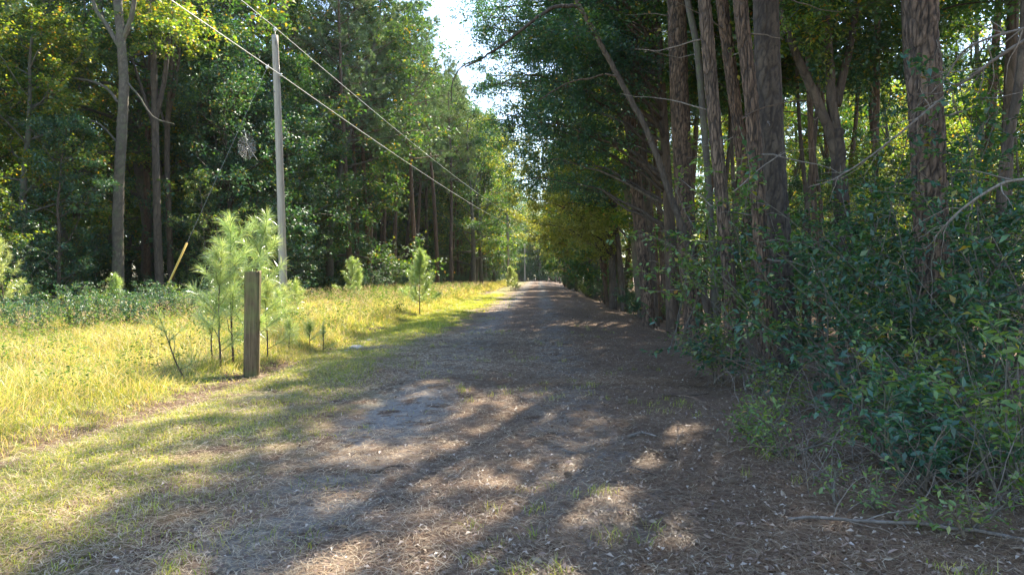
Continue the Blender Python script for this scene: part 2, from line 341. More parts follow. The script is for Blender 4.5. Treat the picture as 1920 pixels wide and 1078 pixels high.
# ------------------------------------------------------------------ tree makers (each returns trunk mesh, crown mesh)
def leaf_cloud(mb, rng, S, E, per, spread, L, W, droop=.25, flat=.55):
    S = np.array(S); E = np.array(E); n = len(S)*per
    idx = np.repeat(np.arange(len(S)), per); t = rng.uniform(0.1, 1.1, n)[:, None]
    d0 = norm(E-S)[idx]
    pos = S[idx]+(E-S)[idx]*t+rng.normal(0, spread, (n, 3))*np.array([1, 1, .7])
    d = d0*.6+rng.normal(0, .7, (n, 3)); d[:, 2] = d[:, 2]*.6-droop
    nr = rng.normal(0, flat, (n, 3)); nr[:, 2] += 1
    s = rng.uniform(.45, 1.35, n); leaves(mb, pos, d, nr, L*s, W*s*rng.uniform(.8, 1.2, n))
def broadleaf(seed, H=17, cb=.15, Rc=4.0, r0=.2, limbs=22, subs=6, twigs=5, per=28, L=.13, W=.085, mat='oak', bark='grey_bark', trunk_path=None, up=.06, lean=0):
    rg = np.random.default_rng(seed); tm = MB(); cm = MB()
    tp = grow(rg, (0, 0, -.15), (lean, 0, 1), H*.85, 16, .06, .08) if trunk_path is None else trunk_path
    tube(tm, smooth_path(tp, 40), np.linspace(1, .15, 40)**.9*r0, 10)
    S, E = [], []
    for i in range(limbs):
        t = cb+(1-cb)*(i+rg.uniform(0, 1))/limbs; p, tg = along(tp, min(t, .999))
        az = i*2.4+rg.uniform(-.5, .5); shape = math.sin(math.pi*min(1, max(.05, ((t-cb)/(1-cb))*.80+.2)))**.7
        ln = Rc*shape*rg.uniform(.65, 1.15)+.4; el = .15+.6*(t-cb)/(1-cb)
        lp = grow(rg, p, (math.cos(az), math.sin(az), el), ln, 8, .18, up)
        r = max(.018, r0*.42*(1-t*.6)*min(1, ln/Rc+.2)); tube(tm, lp, np.linspace(r, .008, 8), 5, False)
        for s in range(subs):
            q, tt = along(lp, min(.999, .25+.75*(s+rg.uniform())/subs))
            d = norm(tt*.7+rg.normal(0, .55, 3)*np.array([1, 1, .5])); sl_ = ln*.38*rg.uniform(.6, 1.2)
            sp = grow(rg, q, d, sl_, 5, .2, .03); tube(tm, sp, np.linspace(r*.35+.004, .004, 5), 3, False)
            for k in range(twigs):
                a, ta = along(sp, min(.999, rg.uniform(.2, 1))); dd = norm(ta*.5+rg.normal(0, .6, 3)*np.array([1, 1, .6]))
                S.append(a); E.append(a+dd*rg.uniform(.25, .6)*min(1.4, Rc/3))
    leaf_cloud(cm, rg, S, E, per, .09*min(1.6, Rc/2.5), L, W)
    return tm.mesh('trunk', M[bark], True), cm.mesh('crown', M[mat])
def needle_tufts(mb, rg, S, E, per, L, wd, spread=.9, back=.5):
    S = np.array(S); E = np.array(E); n = len(S)*per; idx = np.repeat(np.arange(len(S)), per)
    t = (1-back*rg.uniform(0, 1, n)**1.2)[:, None]; d0 = norm(E-S)[idx]; p = S[idx]+(E-S)[idx]*t
    d = norm(d0*.75+rg.normal(0, spread*.62, (n, 3))); ln = L*rg.uniform(.7, 1.15, n)[:, None]
    sd_ = norm(np.cross(d, rg.normal(0, 1, (n, 3))))*wd*.5
    droop = np.array([0, 0, -1.0])*ln*.14
    tip = p+d*ln+droop; midp = p+d*ln*.55
    v = np.stack([p-sd_*.7, p+sd_*.7, midp+sd_, midp-sd_, tip], 1).reshape(-1, 3); b = (np.arange(n)*5)[:, None]
    off = mb.n; mb.add(v, b+np.array([[0, 1, 2, 3]])); mb.f.append(b+np.array([[3, 2, 4]])+off)
def needle_tris(mb, rg, S, E, per, L, wd):
    S = np.array(S); E = np.array(E); n = len(S)*per; idx = np.repeat(np.arange(len(S)), per)
    t = (1-.6*rg.uniform(0, 1, n))[:, None]; d0 = norm(E-S)[idx]; p = S[idx]+(E-S)[idx]*t
    d = norm(d0*.7+rg.normal(0, .6, (n, 3))); ln = L*rg.uniform(.7, 1.15, n)[:, None]
    sd_ = norm(np.cross(d, rg.normal(0, 1, (n, 3))))*wd*.5
    v = np.stack([p-sd_, p+sd_, p+d*ln], 1).reshape(-1, 3); mb.add(v, (np.arange(n)*3)[:, None]+np.array([[0, 1, 2]]))
def pine(seed, H=22, cb=.5, Rc=3.2, r0=.2, limbs=46, subs=6, twigs=4, per=34, L=.22, wd=.012, stubs=10, trunk=True, bark='pine_bark'):
    rg = np.random.default_rng(seed); tm = MB(); cm = MB()
    tp = grow(rg, (0, 0, -.15), (rg.normal(0, .02), rg.normal(0, .02), 1), H, 14, .018, .02)
    if trunk: tube(tm, smooth_path(tp, 46), np.linspace(1, .12, 46)**.75*r0, 12)
    S, E = [], []
    for i in range(limbs):
        f = (i+rg.uniform())/limbs; t = cb+(1-cb)*f; p, _ = along(tp, min(t, .998)); az = i*2.4+rg.uniform(-.6, .6)
        ln = Rc*(.25+.75*math.sin(math.pi*min(1, .25+f*.72)))*rg.uniform(.6, 1.15)
        lp = grow(rg, p, (math.cos(az), math.sin(az), -.05+.7*f), ln, 7, .12, .05)
        r = max(.012, r0*.28*(1.1-f)); tube(tm, lp, np.linspace(r, .008, 7), 4, False)
        for s in range(subs):
            q, tt = along(lp, min(.999, .3+.7*(s+rg.uniform())/subs)); sp = grow(rg, q, tt*.6+rg.normal(0, .6, 3)*np.array([1, 1, .5])+np.array([0, 0, .15]), ln*.3*rg.uniform(.6, 1.2)+.15, 4, .2, .05)
            tube(tm, sp, np.linspace(.012, .005, 4), 3, False)
            for k in range(twigs):
                a, ta = along(sp, min(.999, .35+.65*rg.uniform())); dd = norm(ta*.6+rg.normal(0, .5, 3)+np.array([0, 0, .25]))
                S.append(a); E.append(a+dd*.28)
    for i in range(stubs):
        t = rg.uniform(.12, cb); p, _ = along(tp, t); az = rg.uniform(0, 6.3)
        lp = grow(rg, p, (math.cos(az), math.sin(az), -.1), rg.uniform(.4, 1.8), 5, .2, -.02); tube(tm, lp, np.linspace(.022, .005, 5), 4, False)
    needle_tris(cm, rg, S, E, per, L, wd)
    return (tm.mesh('trunk', M[bark], True) if tm.v else None), cm.mesh('crown', M['needle'])
def shrub(seed, H=2.2, stems=7, Rc=1.1, per=10, L=.075, W=.038, mat='bay', bark='grey_bark', twigs=7, r0=.016, dens=6, low=.25):
    rg = np.random.default_rng(seed); tm = MB(); S, E = [], []; cm = MB()
    for i in range(stems):
        az = rg.uniform(0, 6.3); ln = H*rg.uniform(.6, 1.1)
        sp = grow(rg, (rg.normal(0, .12), rg.normal(0, .12), -.05), (math.cos(az)*Rc/H*.8, math.sin(az)*Rc/H*.8, 1), ln, 9, .12, .0)
        tube(tm, sp, np.linspace(r0, .004, 9), 5, False)
        for k in range(twigs):
            a, ta = along(sp, min(.999, low+(1-low)*(k+rg.uniform())/twigs)); az2 = rg.uniform(0, 6.3)
            bp = grow(rg, a, (math.cos(az2), math.sin(az2), .35), ln*.3*rg.uniform(.5, 1.2), 5, .2, 0); tube(tm, bp, np.linspace(.007, .0025, 5), 3, False)
            for q in range(dens):
                c, tc_ = along(bp, min(.999, rg.uniform(.15, 1))); dd = norm(tc_*.5+rg.normal(0, .6, 3)*np.array([1, 1, .5])); S.append(c); E.append(c+dd*rg.uniform(.1, .25))
    leaf_cloud(cm, rg, S, E, per, .03, L, W, .15, .5)
    return tm.mesh('stem', M[bark], True), cm.mesh('foliage', M[mat])

BL = {}   # prototypes
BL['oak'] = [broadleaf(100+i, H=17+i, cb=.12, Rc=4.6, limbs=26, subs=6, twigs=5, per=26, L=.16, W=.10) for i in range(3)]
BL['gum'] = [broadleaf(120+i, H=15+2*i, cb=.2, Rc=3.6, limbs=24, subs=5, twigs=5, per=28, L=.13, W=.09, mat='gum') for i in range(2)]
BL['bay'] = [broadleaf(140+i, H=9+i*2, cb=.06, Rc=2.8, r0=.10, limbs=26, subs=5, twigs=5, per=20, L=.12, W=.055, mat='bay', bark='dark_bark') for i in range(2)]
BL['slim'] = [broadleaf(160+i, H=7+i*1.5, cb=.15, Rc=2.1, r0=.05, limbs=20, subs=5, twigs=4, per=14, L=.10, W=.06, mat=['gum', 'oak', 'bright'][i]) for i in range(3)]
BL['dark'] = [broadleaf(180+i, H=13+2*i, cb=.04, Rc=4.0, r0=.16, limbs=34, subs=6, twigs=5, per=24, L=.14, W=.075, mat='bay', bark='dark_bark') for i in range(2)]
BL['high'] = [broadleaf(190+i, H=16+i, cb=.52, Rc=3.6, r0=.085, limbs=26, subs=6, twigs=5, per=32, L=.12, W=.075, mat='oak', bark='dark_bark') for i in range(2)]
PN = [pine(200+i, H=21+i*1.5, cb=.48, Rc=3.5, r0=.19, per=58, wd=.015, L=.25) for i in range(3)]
SH = {'bay': [shrub(300+i, H=1.6+.5*i, Rc=1.0, mat='bay', per=8) for i in range(2)],
      'bright': [shrub(320+i, H=1.3+.5*i, Rc=.9, mat='bright', per=7, L=.065, W=.035) for i in range(2)],
      'tall': [shrub(340+i, H=3.6+.6*i, Rc=1.7, mat=['bay', 'oak'][i], per=9, stems=8, twigs=9, r0=.022, L=.085, W=.045) for i in range(2)]}

def place(name, meshes, x, y, s, rz, label, cat, group, part='trunk', crown='crown', z=None, sxy=1.0, tilt=(0, 0)):
    e = empty(name, (x, y, hz(x, y) if z is None else z), rz, s)
    e.scale = (s*sxy, s*sxy, s); e.rotation_euler = (tilt[0], tilt[1], rz)
    link(part, meshes[0], e); link(crown, meshes[1], e)
    return tag(e, label, cat, group)

# ------------------------------------------------------------------ right side: the individual trunks the photo shows
def hero_trunk(name, pts, Y, dia_px, label, bark='pine_bark', top=15.5, crown=None, group=None, detail=1, cs=1.0, cat='pine tree', dY=0.0, amp=.016, flare=1.35, stubs=5, seed=0):
    P = np.array([px3(a, b, Y) for a, b in pts])[::-1]      # bottom first
    P[0, 2] = hz(P[0, 0], P[0, 1])-.1
    base = P[0].copy()
    dirn = P[-1]-P[-3]; dirn = dirn/dirn[2]
    up = [P[-1]]
    for k in range(1, 5):
        zz = P[-1, 2]+(top-P[-1, 2])*k/4; dirn = dirn*np.array([.75, .75, 1]); up.append(up[-1]+dirn*(zz-up[-1][2]))
    vis = P-base; upp = np.array(up)-base
    r0 = dia_px/1280*Y/2*.84
    mb = MB()
    n1 = int(np.linalg.norm(vis[-1]-vis[0])/.045) if detail else 24
    path = smooth_path(np.vstack([vis, upp[1:]]), 400); zcut = vis[-1, 2]+.3
    low = path[path[:, 2] <= zcut]; hi = path[path[:, 2] >= zcut-.05]
    low = low[np.unique(np.linspace(0, len(low)-1, n1).astype(int))] if n1 < len(low) else low
    if detail and n1 > len(low): low = smooth_path(low[np.linspace(0, len(low)-1, 12).astype(int)], n1)
    rl = r0*(1.04-.18*low[:, 2]/top)*(1+(flare-1)*np.exp(-np.maximum(low[:, 2], 0)/.22))
    tube(mb, low, rl, 44 if detail else 14, True, (min(amp*1.3, r0*.17), .05, .26) if detail else None, seed=Y*3.3)
    h2 = hi[::max(1, len(hi)//12)]
    rh = np.linspace(rl[-1], r0*.25, len(h2))
    tube(mb, h2, rh, 12)
    rg = np.random.default_rng(int(Y*77+pts[0][0])+seed)
    e = empty(name, base); tag(e, label, cat, group)
    link('trunk', mb.mesh('trunk', M[bark], True), e)
    for k in range(stubs):
        z = rg.uniform(1.2, max(2.5, vis[-1, 2])); i = np.argmin(abs(low[:, 2]-z)); az = rg.uniform(0, 6.3)
        b = MB(); d = np.array([math.cos(az), math.sin(az), .1])
        lp = grow(rg, low[i]+d*rl[i]*.7, d, rg.uniform(.15, 1.5), 7, .16, -.03); tube(b, lp, np.linspace(.014, .004, 7), 5)
        link('branch', b.mesh('branch', M['twig'], True), e)
    cr = crown if crown is not None else PN[int(Y*10) % 3]
    c = link('crown', cr[1], e); c.location = (hi[-1][0]*1.0, hi[-1][1], top-21*cs); c.scale = (cs, cs, cs); c.rotation_euler[2] = rg.uniform(0, 6.3)
    l = link('limb', cr[0], e) if False else None
    return e
hero_trunk('pine_tree', [(1722, 0), (1729, 150), (1737, 300), (1746, 450), (1755, 600), (1763, 738)], 8.4, 66, 'thick straight pine with flaky plated reddish bark at the right of the picture', top=17, cs=.8, seed=1, amp=.02)
hero_trunk('pine_tree', [(1432, 0), (1438, 150), (1446, 300), (1457, 450), (1468, 600), (1478, 688)], 11.4, 54, 'thick dark-barked pine standing just behind a slimmer pale trunk', bark='dark_bark', top=17.5, cs=.8, seed=2)
hero_trunk('pine_tree', [(1384, 0), (1402, 150), (1415, 300), (1426, 450), (1438, 600), (1448, 698)], 10.6, 30, 'slim pale pine leaning against the thick dark-barked trunk', top=16, cs=.6, seed=3)
hero_trunk('pine_tree', [(1318, 0), (1331, 150), (1345, 300), (1360, 450), (1375, 600), (1390, 688)], 11.0, 27, 'slender grey pine at the forest edge above the fallen forked branch', top=16, cs=.6, seed=4)
hero_trunk('pine_tree', [(1350, 0), (1366, 120), (1384, 250), (1402, 380), (1420, 500), (1434, 620)], 14.0, 26, 'narrow pine trunk half hidden behind the slender grey pine', top=17, cs=.7, seed=5)
hero_trunk('pine_tree', [(1286, 0), (1304, 90), (1315, 200), (1326, 330), (1336, 470), (1345, 630)], 15.5, 15, 'very thin leaning stem between two larger pine trunks', top=13, cs=.45, seed=6, detail=0, bark='grey_bark')
hero_trunk('pine_tree', [(1266, 0), (1271, 150), (1279, 300), (1288, 450), (1298, 560), (1304, 628)], 17.0, 40, 'broad brown pine with deep furrows at the middle of the right tree row', top=18.5, cs=.85, seed=7)
hero_trunk('pine_tree', [(1158, 0), (1168, 120), (1183, 250), (1197, 400), (1210, 520), (1219, 608)], 20.6, 26, 'reddish pine standing nearest the road where the right tree row begins', top=18, cs=.8, seed=8)
hero_trunk('pine_tree', [(1182, 0), (1190, 100), (1202, 250), (1214, 400), (1222, 500), (1228, 600)], 22.5, 18, 'dark pine close behind the reddish roadside pine', top=18, cs=.75, seed=9, bark='dark_bark', detail=0)
hero_trunk('pine_tree', [(1208, 0), (1215, 100), (1225, 250), (1236, 400), (1242, 500), (1248, 590)], 26, 12, 'thin pine trunk seen between the reddish roadside pine and the broad brown pine', top=18, cs=.7, seed=10, detail=0)
hero_trunk('pine_tree', [(1893, 0), (1890, 120), (1886, 250), (1884, 380), (1885, 500), (1887, 640)], 13.0, 24, 'dark trunk at the far right edge behind the leafy shrubs', top=17, cs=.8, seed=11, bark='dark_bark', detail=0)
hero_trunk('pine_tree', [(1143, 250), (1148, 330), (1155, 420), (1163, 500), (1170, 570)], 30, 11, 'dark slim pine left of the reddish roadside pine', top=18, cs=.75, seed=12, detail=0, bark='dark_bark')
hero_trunk('pine_tree', [(1103, 380), (1113, 420), (1124, 480), (1134, 530), (1141, 562)], 33, 8, 'thin leaning trunk bare of branches beside the far bend of the tree row', top=17, cs=.7, seed=13, detail=0)
hero_trunk('pine_tree', [(1640, 150), (1640, 230), (1639, 330), (1637, 430), (1636, 520), (1636, 620)], 14.5, 14, 'short thin trunk between the forked tree and the thick plated pine', top=12, cs=.5, seed=14, detail=0)
hero_trunk('pine_tree', [(1512, 100), (1516, 200), (1522, 330), (1528, 430), (1534, 520), (1540, 610)], 16.0, 13, 'thin straight trunk behind the leaning limb of the forked tree', top=14, cs=.5, seed=15, detail=0)

# forked tree, right
def px_tree(name, label, cat, base, Y, limbs_, bark, leafy=None, dY=None, group=None):
    """limbs_: list of (part name, pixel path [(px,py[,dY])...], width at start px, width at end px)"""
    b = np.array([*px3(*base, Y)[:2], 0]); b[2] = hz(b[0], b[1])-.05
    e = empty(name, b); tag(e, label, cat, group)
    for nm, pts, w0, w1 in limbs_:
        P = np.array([px3(q[0], q[1], Y+(q[2] if len(q) > 2 else 0)) for q in pts])-b
        n = max(12, int(np.linalg.norm(np.diff(P, axis=0), axis=1).sum()/.08)); sp = smooth_path(P, n); mb = MB()
        rg = np.random.default_rng(n+len(pts)); sp[1:-1] += rg.normal(0, .006, (n-2, 3))
        tube(mb, sp, np.linspace(w0, w1, n)/1280*Y/2, 14 if w0 > 12 else 7, True, (.008, .05, .12) if w0 > 20 else None)
        link(nm, mb.mesh(nm, M[bark], True), e)
    if leafy:
        for (cx, cy, dy, rad, cnt, mt, L, W) in leafy:
            rg = np.random.default_rng(int(cx*7+cy)); c = px3(cx, cy, Y+dy)-b; S, E = [], []; tm = MB()
            for k in range(cnt):
                d = norm(rg.normal(0, 1, 3)*np.array([1, 1, .55])); a = c+d*rad*rg.uniform(.05, .75)
                bp = grow(rg, a, d+rg.normal(0, .4, 3), rad*.5, 5, .25, -.02); tube(tm, bp, np.linspace(.009, .003, 5), 3, False)
                for q in range(7):
                    s_, tt = along(bp, rg.uniform(.1, .99)); S.append(s_); E.append(s_+norm(tt+rg.normal(0, .6, 3))*.3)
            cm = MB(); leaf_cloud(cm, rg, S, E, 12, .07, L, W)
            link('branchlet', tm.mesh('branchlet', M['grey_bark'], True), e)['kind'] = 'stuff'; link('foliage', cm.mesh('foliage', M[mt]), e)
    return e
px_tree('forked_tree', 'dark forked hardwood with a leaning left limb in the right wood', 'tree', (1592, 640), 13.5,
    [('trunk', [(1592, 650), (1590, 560), (1580, 430), (1572, 330), (1566, 245)], 34, 24),
     ('limb', [(1566, 250), (1556, 190), (1552, 120), (1545, 50), (1540, -40)], 20, 12),
     ('limb', [(1566, 200), (1580, 130), (1592, 80), (1600, 20), (1606, -50)], 16, 10),
     ('limb', [(1572, 320), (1552, 245), (1520, 170), (1492, 110), (1470, 50), (1455, -30)], 20, 12),
     ('limb', [(1590, 440), (1620, 420), (1660, 360), (1700, 330)], 10, 5)], 'dark_bark',
    [(1560, 30, 0, 1.5, 45, 'oak', .10, .055), (1640, 120, .5, 1.3, 40, 'bay', .10, .05), (1470, 60, -.3, 1.0, 26, 'gum', .09, .05), (1650, 330, .3, 1.0, 26, 'bright', .09, .05)])
# leaning tree arching out over the road, with drooping leafy arm
px_tree('leaning_tree', 'leaning thin hardwood arching from the right row out over the road', 'tree', (1345, 655), 15.5,
    [('trunk', [(1345, 660), (1322, 560), (1290, 460), (1254, 360), (1214, 252), (1160, 150), (1112, 62), (1084, 14)], 15, 8),
     ('limb', [(1084, 16), (1040, 18), (1000, 42), (950, 82), (905, 112), (872, 128)], 8, 3),
     ('limb', [(905, 112), (870, 125), (852, 150), (846, 190), (850, 205)], 3, 1.5),
     ('limb', [(1084, 16), (1060, -40), (1020, -90)], 8, 5),
     ('limb', [(1186, 200), (1150, 145), (1100, 150), (1060, 160), (1010, 190)], 5, 2)], 'dark_bark',
    [(1000, 75, .5, .7, 22, 'bay', .085, .04), (1040, 150, 1, .8, 26, 'bay', .085, .04), (915, 100, 0, .35, 4, 'bay', .08, .04), (1090, 70, .6, .8, 22, 'oak', .085, .04)])
# overhanging evergreen oak: big dark crown above the road
def overhang(Y, bpx, bpy, label, tips, seed, H=10.5, mat='bay', L=.085, W=.04, per=13):
    b = px3(bpx, bpy, Y); b[2] = hz(b[0], b[1])-.05
    e = empty('evergreen_oak', b); tag(e, label, 'tree')
    rg = np.random.default_rng(seed); cm = MB(); S, E = [], []
    tm = MB(); tp = np.array([[0, 0, 0], [-.05, .1, 2.5], [-.2, .1, 5], [-.3, .3, 7.5], [-.5, .4, 10.5]]); tube(tm, smooth_path(tp, 60), np.linspace(.19, .07, 60), 14)
    link('trunk', tm.mesh('trunk', M['dark_bark'], True), e)
    for k, (tx, ty, dy) in enumerate(tips):
        t = px3(tx, ty, Y+dy)-b; h0 = min(10, max(2.5, t[2]-.5-.22*np.hypot(t[0], t[1]))); a, _ = along(tp, min(.99, h0/10.5))
        m_ = a*.5+t*.5+np.array([0, 0, .5]); lp = smooth_path(np.array([a, m_, t]), 14); lp[1:] += np.cumsum(rg.normal(0, .04, (13, 3)), 0)
        lm = MB(); tube(lm, lp, np.linspace(.05, .01, 14), 6)
        for q in range(16):
            p, tt = along(lp, min(.99, .35+.65*(q+rg.uniform())/16)); sp = grow(rg, p, tt*.5+rg.normal(0, .7, 3)*np.array([1, 1, .6]), rg.uniform(.5, 1.3), 5, .25, -.03); tube(lm, sp, np.linspace(.011, .004, 5), 3, False)
            for w_ in range(9):
                s_, t2 = along(sp, rg.uniform(.15, .99)); S.append(s_); E.append(s_+norm(t2*.6+rg.normal(0, .6, 3))*.28)
        link('limb', lm.mesh('limb', M['dark_bark'], True), e)
    leaf_cloud(cm, rg, S, E, per, .07, L, W)
    link('crown', cm.mesh('crown', M[mat]), e)
tips1 = [(930, 20, -1), (905, 60, 0), (955, 130, -2), (925, 205, -1), (950, 250, 0), (1000, 40, -2.5), (1000, 150, 1), (1015, 220, -2), (1060, 100, -2.5), (890, -30, 1), (960, 330, 3),
            (960, -50, -1), (1050, 260, 2), (1080, 180, 3), (1100, 60, -2), (930, 290, 4), (1000, 300, 4), (1140, 100, -1), (1040, -10, 1), (1080, 330, 5), (1120, 240, 5), (985, 90, 3), (880, 0, 4), (915, 150, 4), (1040, 60, 4)]
overhang(19.0, 1262, 622, 'evergreen oak whose dark leafy limbs hang over the right half of the road', tips1+[(905, 30, 2), (890, 60, 3), (940, 60, 3), (1090, 0, 0), (1120, 60, 1), (1160, 30, 2), (1010, 0, 5), (950, 200, 6), (1020, 260, 6), (990, 340, 6), (915, 20, 5), (900, -20, 2), (925, 260, 7), (940, 180, 8), (905, 225, 9), (930, 110, 4), (960, 90, 5), (882, 20, 6), (900, 90, 8), (888, 120, 7), (925, 150, 6), (905, 180, 7), (870, -20, 6)], 5)
overhang(31.0, 1150, 570, 'olive-leaved hardwood reaching over the road beyond the evergreen oak', [(960, 150, 0), (945, 230, 1), (950, 300, 2), (960, 370, 0), (985, 420, 3), (1000, 330, -2), (1020, 250, -2), (1030, 380, -2), (1040, 180, 0), (1050, 300, -4), (1070, 420, -3), (1080, 240, -3), (1090, 350, -4),
    (1110, 290, -4), (1120, 400, -4), (1140, 230, -4), (1150, 330, -4), (1005, 200, 3), (980, 270, 4), (1060, 340, 3), (1100, 440, 2), (1130, 470, 0), (1170, 280, -3), (1180, 400, -2)], 6, H=10.5, mat='olive', L=.10, W=.05, per=13)
overhang(48.0, 1110, 545, 'far arching hardwood whose low boughs close the view along the road', [(955, 300, 0), (960, 360, 2), (965, 410, 0), (985, 440, 3), (1000, 380, -2), (1015, 460, -2), (1040, 430, -2), (1040, 330, 0), (1060, 470, 0), (1080, 400, -4), (990, 330, 3), (1075, 300, 0), (1020, 300, 2)], 7, mat='olive', L=.12, W=.07, per=12)

# ------------------------------------------------------------------ scattered forest
rs = random.Random(4)
used = []
def free(x, y, d):
    return all((x-a)**2+(y-b)**2 > d*d for a, b in used)
for q in [(1763, 8.4), (1478, 11.4), (1448, 10.6), (1390, 11), (1434, 14), (1345, 15.5), (1304, 17), (1219, 20.6), (1228, 22.5), (1248, 26), (1887, 13), (1170, 30), (1141, 33), (1636, 14.5), (1592, 13.5), (1262, 19)]:
    used.append(((q[0]-960)/1280*q[1], q[1]))
def where_right(x, y):
    px = 960+x/max(y, .5)*1280 if y > 1 else 9999
    if px > 1940 or y < 3: return 'out of frame to the right'
    if px < 1090: return 'ending the right tree row'
    if px < 1200: return 'left of the reddish roadside pine'
    if px < 1320: return 'around the broad brown pine'
    if px < 1480: return 'behind the thick dark-barked pine'
    if px < 1680: return 'around the forked tree'
    if px < 1800: return 'behind the thick plated pine'
    return 'behind the shrubs at the right edge'
def where_left(x, y):
    px = 960+x/max(y, .5)*1280 if y > 1 else -9999
    if px < -20: return 'out of frame to the left'
    if px < 150: return 'at the left edge of the picture'
    if px < 300: return 'around the big grey trunk'
    if px < 450: return 'behind the guy wire'
    if px < 560: return 'behind the utility pole'
    if px < 700: return 'just right of the utility pole'
    if px < 850: return 'beside the tall bare pines'
    return 'near the vanishing road end'
def put(kind, x, y, s, lab, grp, where, sxy=1.0, tilt=(0, 0)):
    if y > 1 and kind != 'pine':          # keep the open stand of tall pines and the big grey tree free in front
        px = 960+x/y*1280
        if 640 < px < 850 and y < 76 and x < -4: return None
        if kind in ('oak', 'dark', 'gum') and 150 < px < 300 and y < 36 and s > .9: return None
        if 130 < px < 350 and y < 32: return None
        if 350 < px < 640 and y < 26: return None
        if x < -4 and -50 < px <= 150 and y < 27 and kind in ('oak', 'dark', 'gum'): return None
    if kind == 'pine': m = PN[rs.randrange(3)]; nm, cat = 'pine_tree', 'pine tree'
    elif kind in BL: m = BL[kind][rs.randrange(len(BL[kind]))]; nm, cat = {'dark': 'evergreen_tree', 'bay': 'evergreen_tree', 'slim': 'understorey_tree', 'high': 'hardwood_tree'}.get(kind, 'broadleaf_tree'), 'tree'
    else: m = SH[kind][rs.randrange(2)]; nm, cat = 'forest_shrub', 'shrub'
    dist = 'near' if y < 22 else 'mid-distance' if y < 50 else 'distant'
    if kind in SH: return place(nm, m, x, y, s, rs.uniform(0, 6.3), f'{dist} {lab} {where}', cat, f'{grp} {where}, {dist}', 'stem', 'foliage', sxy=sxy)
    return place(nm, m, x, y, s, rs.uniform(0, 6.3), f'{dist} {lab} {where}', cat, f'{grp} {where}, {dist}', sxy=sxy, tilt=tilt)
names = {'pine': 'tall bare-trunked pine', 'oak': 'dense green tree', 'gum': 'yellow-green tree', 'bay': 'small dark evergreen tree', 'dark': 'wide dark evergreen tree', 'high': 'high-crowned hardwood', 'slim': 'slim understorey tree',
         'bright': 'low light-green shrub', 'tall': 'tall leggy shrub'}
def scatter(side, n, kinds, ufun, yr, dmin, smin, smax, power=1.0, tries=60):
    for _ in range(n):
        for _t in range(tries):
            y = yr[0]+(yr[1]-yr[0])*rs.random()**power; u = ufun(y); x = u+AX*y
            px = 960+x/y*1280 if y > 1 else None
            if y > 6 and (px > 2250 or px < -350): continue
            if free(x, y, dmin): break
        else: continue
        used.append((x, y)); k = rs.choices([a for a, _ in kinds], [b for _, b in kinds])[0]
        wh = where_right(x, y) if side == 'R' else where_left(x, y)
        nm = names.get(k, 'shrub') if k != 'bay' or k in BL else 'shrub'
        grp = ('trees' if k in BL or k == 'pine' else 'shrubs')+' of the '+('right wood' if side == 'R' else 'left wood')
        put(k, x, y, rs.uniform(smin, smax), nm, grp, wh, tilt=(rs.gauss(0, .03), rs.gauss(0, .03)))
def edgeL(y): return float(np.interp(y, [0, 25, 55, 85, 150, 200], [-15.5, -15.5, -12, -9, -7.5, -7.5]))
# right wood
scatter('R', 34, [('pine', 1)], lambda y: rs.uniform(3.3, 9), (24, 110), 1.7, .72, .88, 1.2)
scatter('R', 25, [('high', 1)], lambda y: rs.uniform(3.9, 9), (7, 26), 1.7, .85, 1.05)  # extra trees, added so that their unseen high crowns shade the road
scatter('R', 18, [('pine', 1)], lambda y: rs.uniform(8, 28), (10, 75), 2.2, .75, .95)
for k in range(19):                       # leafy trees leaning over the road edge
    y = 27+k*4.6+k*k*.12; u = rs.uniform(3.4, 4.6); kd = ['gum', 'oak', 'gum', 'high'][k % 4]; used.append((u+AX*y, y))
    put(kd, u+AX*y, y, rs.uniform(.85, 1.0), names[kd], 'trees of the right wood', where_right(u+AX*y, y), tilt=(0, -.07))
scatter('R', 14, [('oak', 2), ('gum', 2), ('bay', 1)], lambda y: rs.uniform(4.5, 14), (17, 100), 2.0, .7, .95, 1.2)
scatter('R', 24, [('gum', 5), ('oak', 1)], lambda y: rs.uniform(12, 34), (18, 70), 2.5, .8, 1.05)
scatter('R', 30, [('slim', 3)], lambda y: rs.uniform(4.6, 16), (12, 60), 1.2, .6, .9)
scatter('R', 34, [('dark', 2), ('gum', 2)], lambda y: rs.uniform(22, 52), (26, 95), 3.0, .9, 1.3)
scatter('R', 10, [('pine', 1), ('high', 1)], lambda y: rs.uniform(5.5, 12), (-10, 5), 2.4, .75, .9)
# left wood
for k in range(17):
    y = 58+k*6; u = edgeL(y)-rs.uniform(.3, 3); kd = ['gum', 'oak', 'dark', 'gum', 'oak'][k % 5]; used.append((u+AX*y, y))
    put(kd, u+AX*y, y, rs.uniform(1.05, 1.3), names[kd], 'trees of the left wood', where_left(u+AX*y, y))
for k in range(16):
    y = 22+k*3.0; u = edgeL(y)-rs.uniform(.5, 4.5); kd = ['dark', 'dark', 'oak', 'dark'][k % 4]; used.append((u+AX*y, y))
    put(kd, u+AX*y, y, rs.uniform(.85, 1.2), names[kd], 'trees of the left wood', where_left(u+AX*y, y))
for k in range(9):
    y = 72+k*7; u = -6.2-rs.uniform(0, 2.2); kd = ['oak', 'gum', 'oak'][k % 3]; used.append((u+AX*y, y))
    put(kd, u+AX*y, y, rs.uniform(1.25, 1.45), 'tall '+names[kd], 'trees of the left wood', where_left(u+AX*y, y))
for k in range(22):
    y = 36+k*3.2; u = edgeL(y)-rs.uniform(2.5, 9); kd = ['oak', 'gum', 'oak'][k % 3]; used.append((u+AX*y, y))
    put(kd, u+AX*y, y, rs.uniform(1.35, 1.55), 'very tall '+names[kd], 'trees of the left wood', where_left(u+AX*y, y))
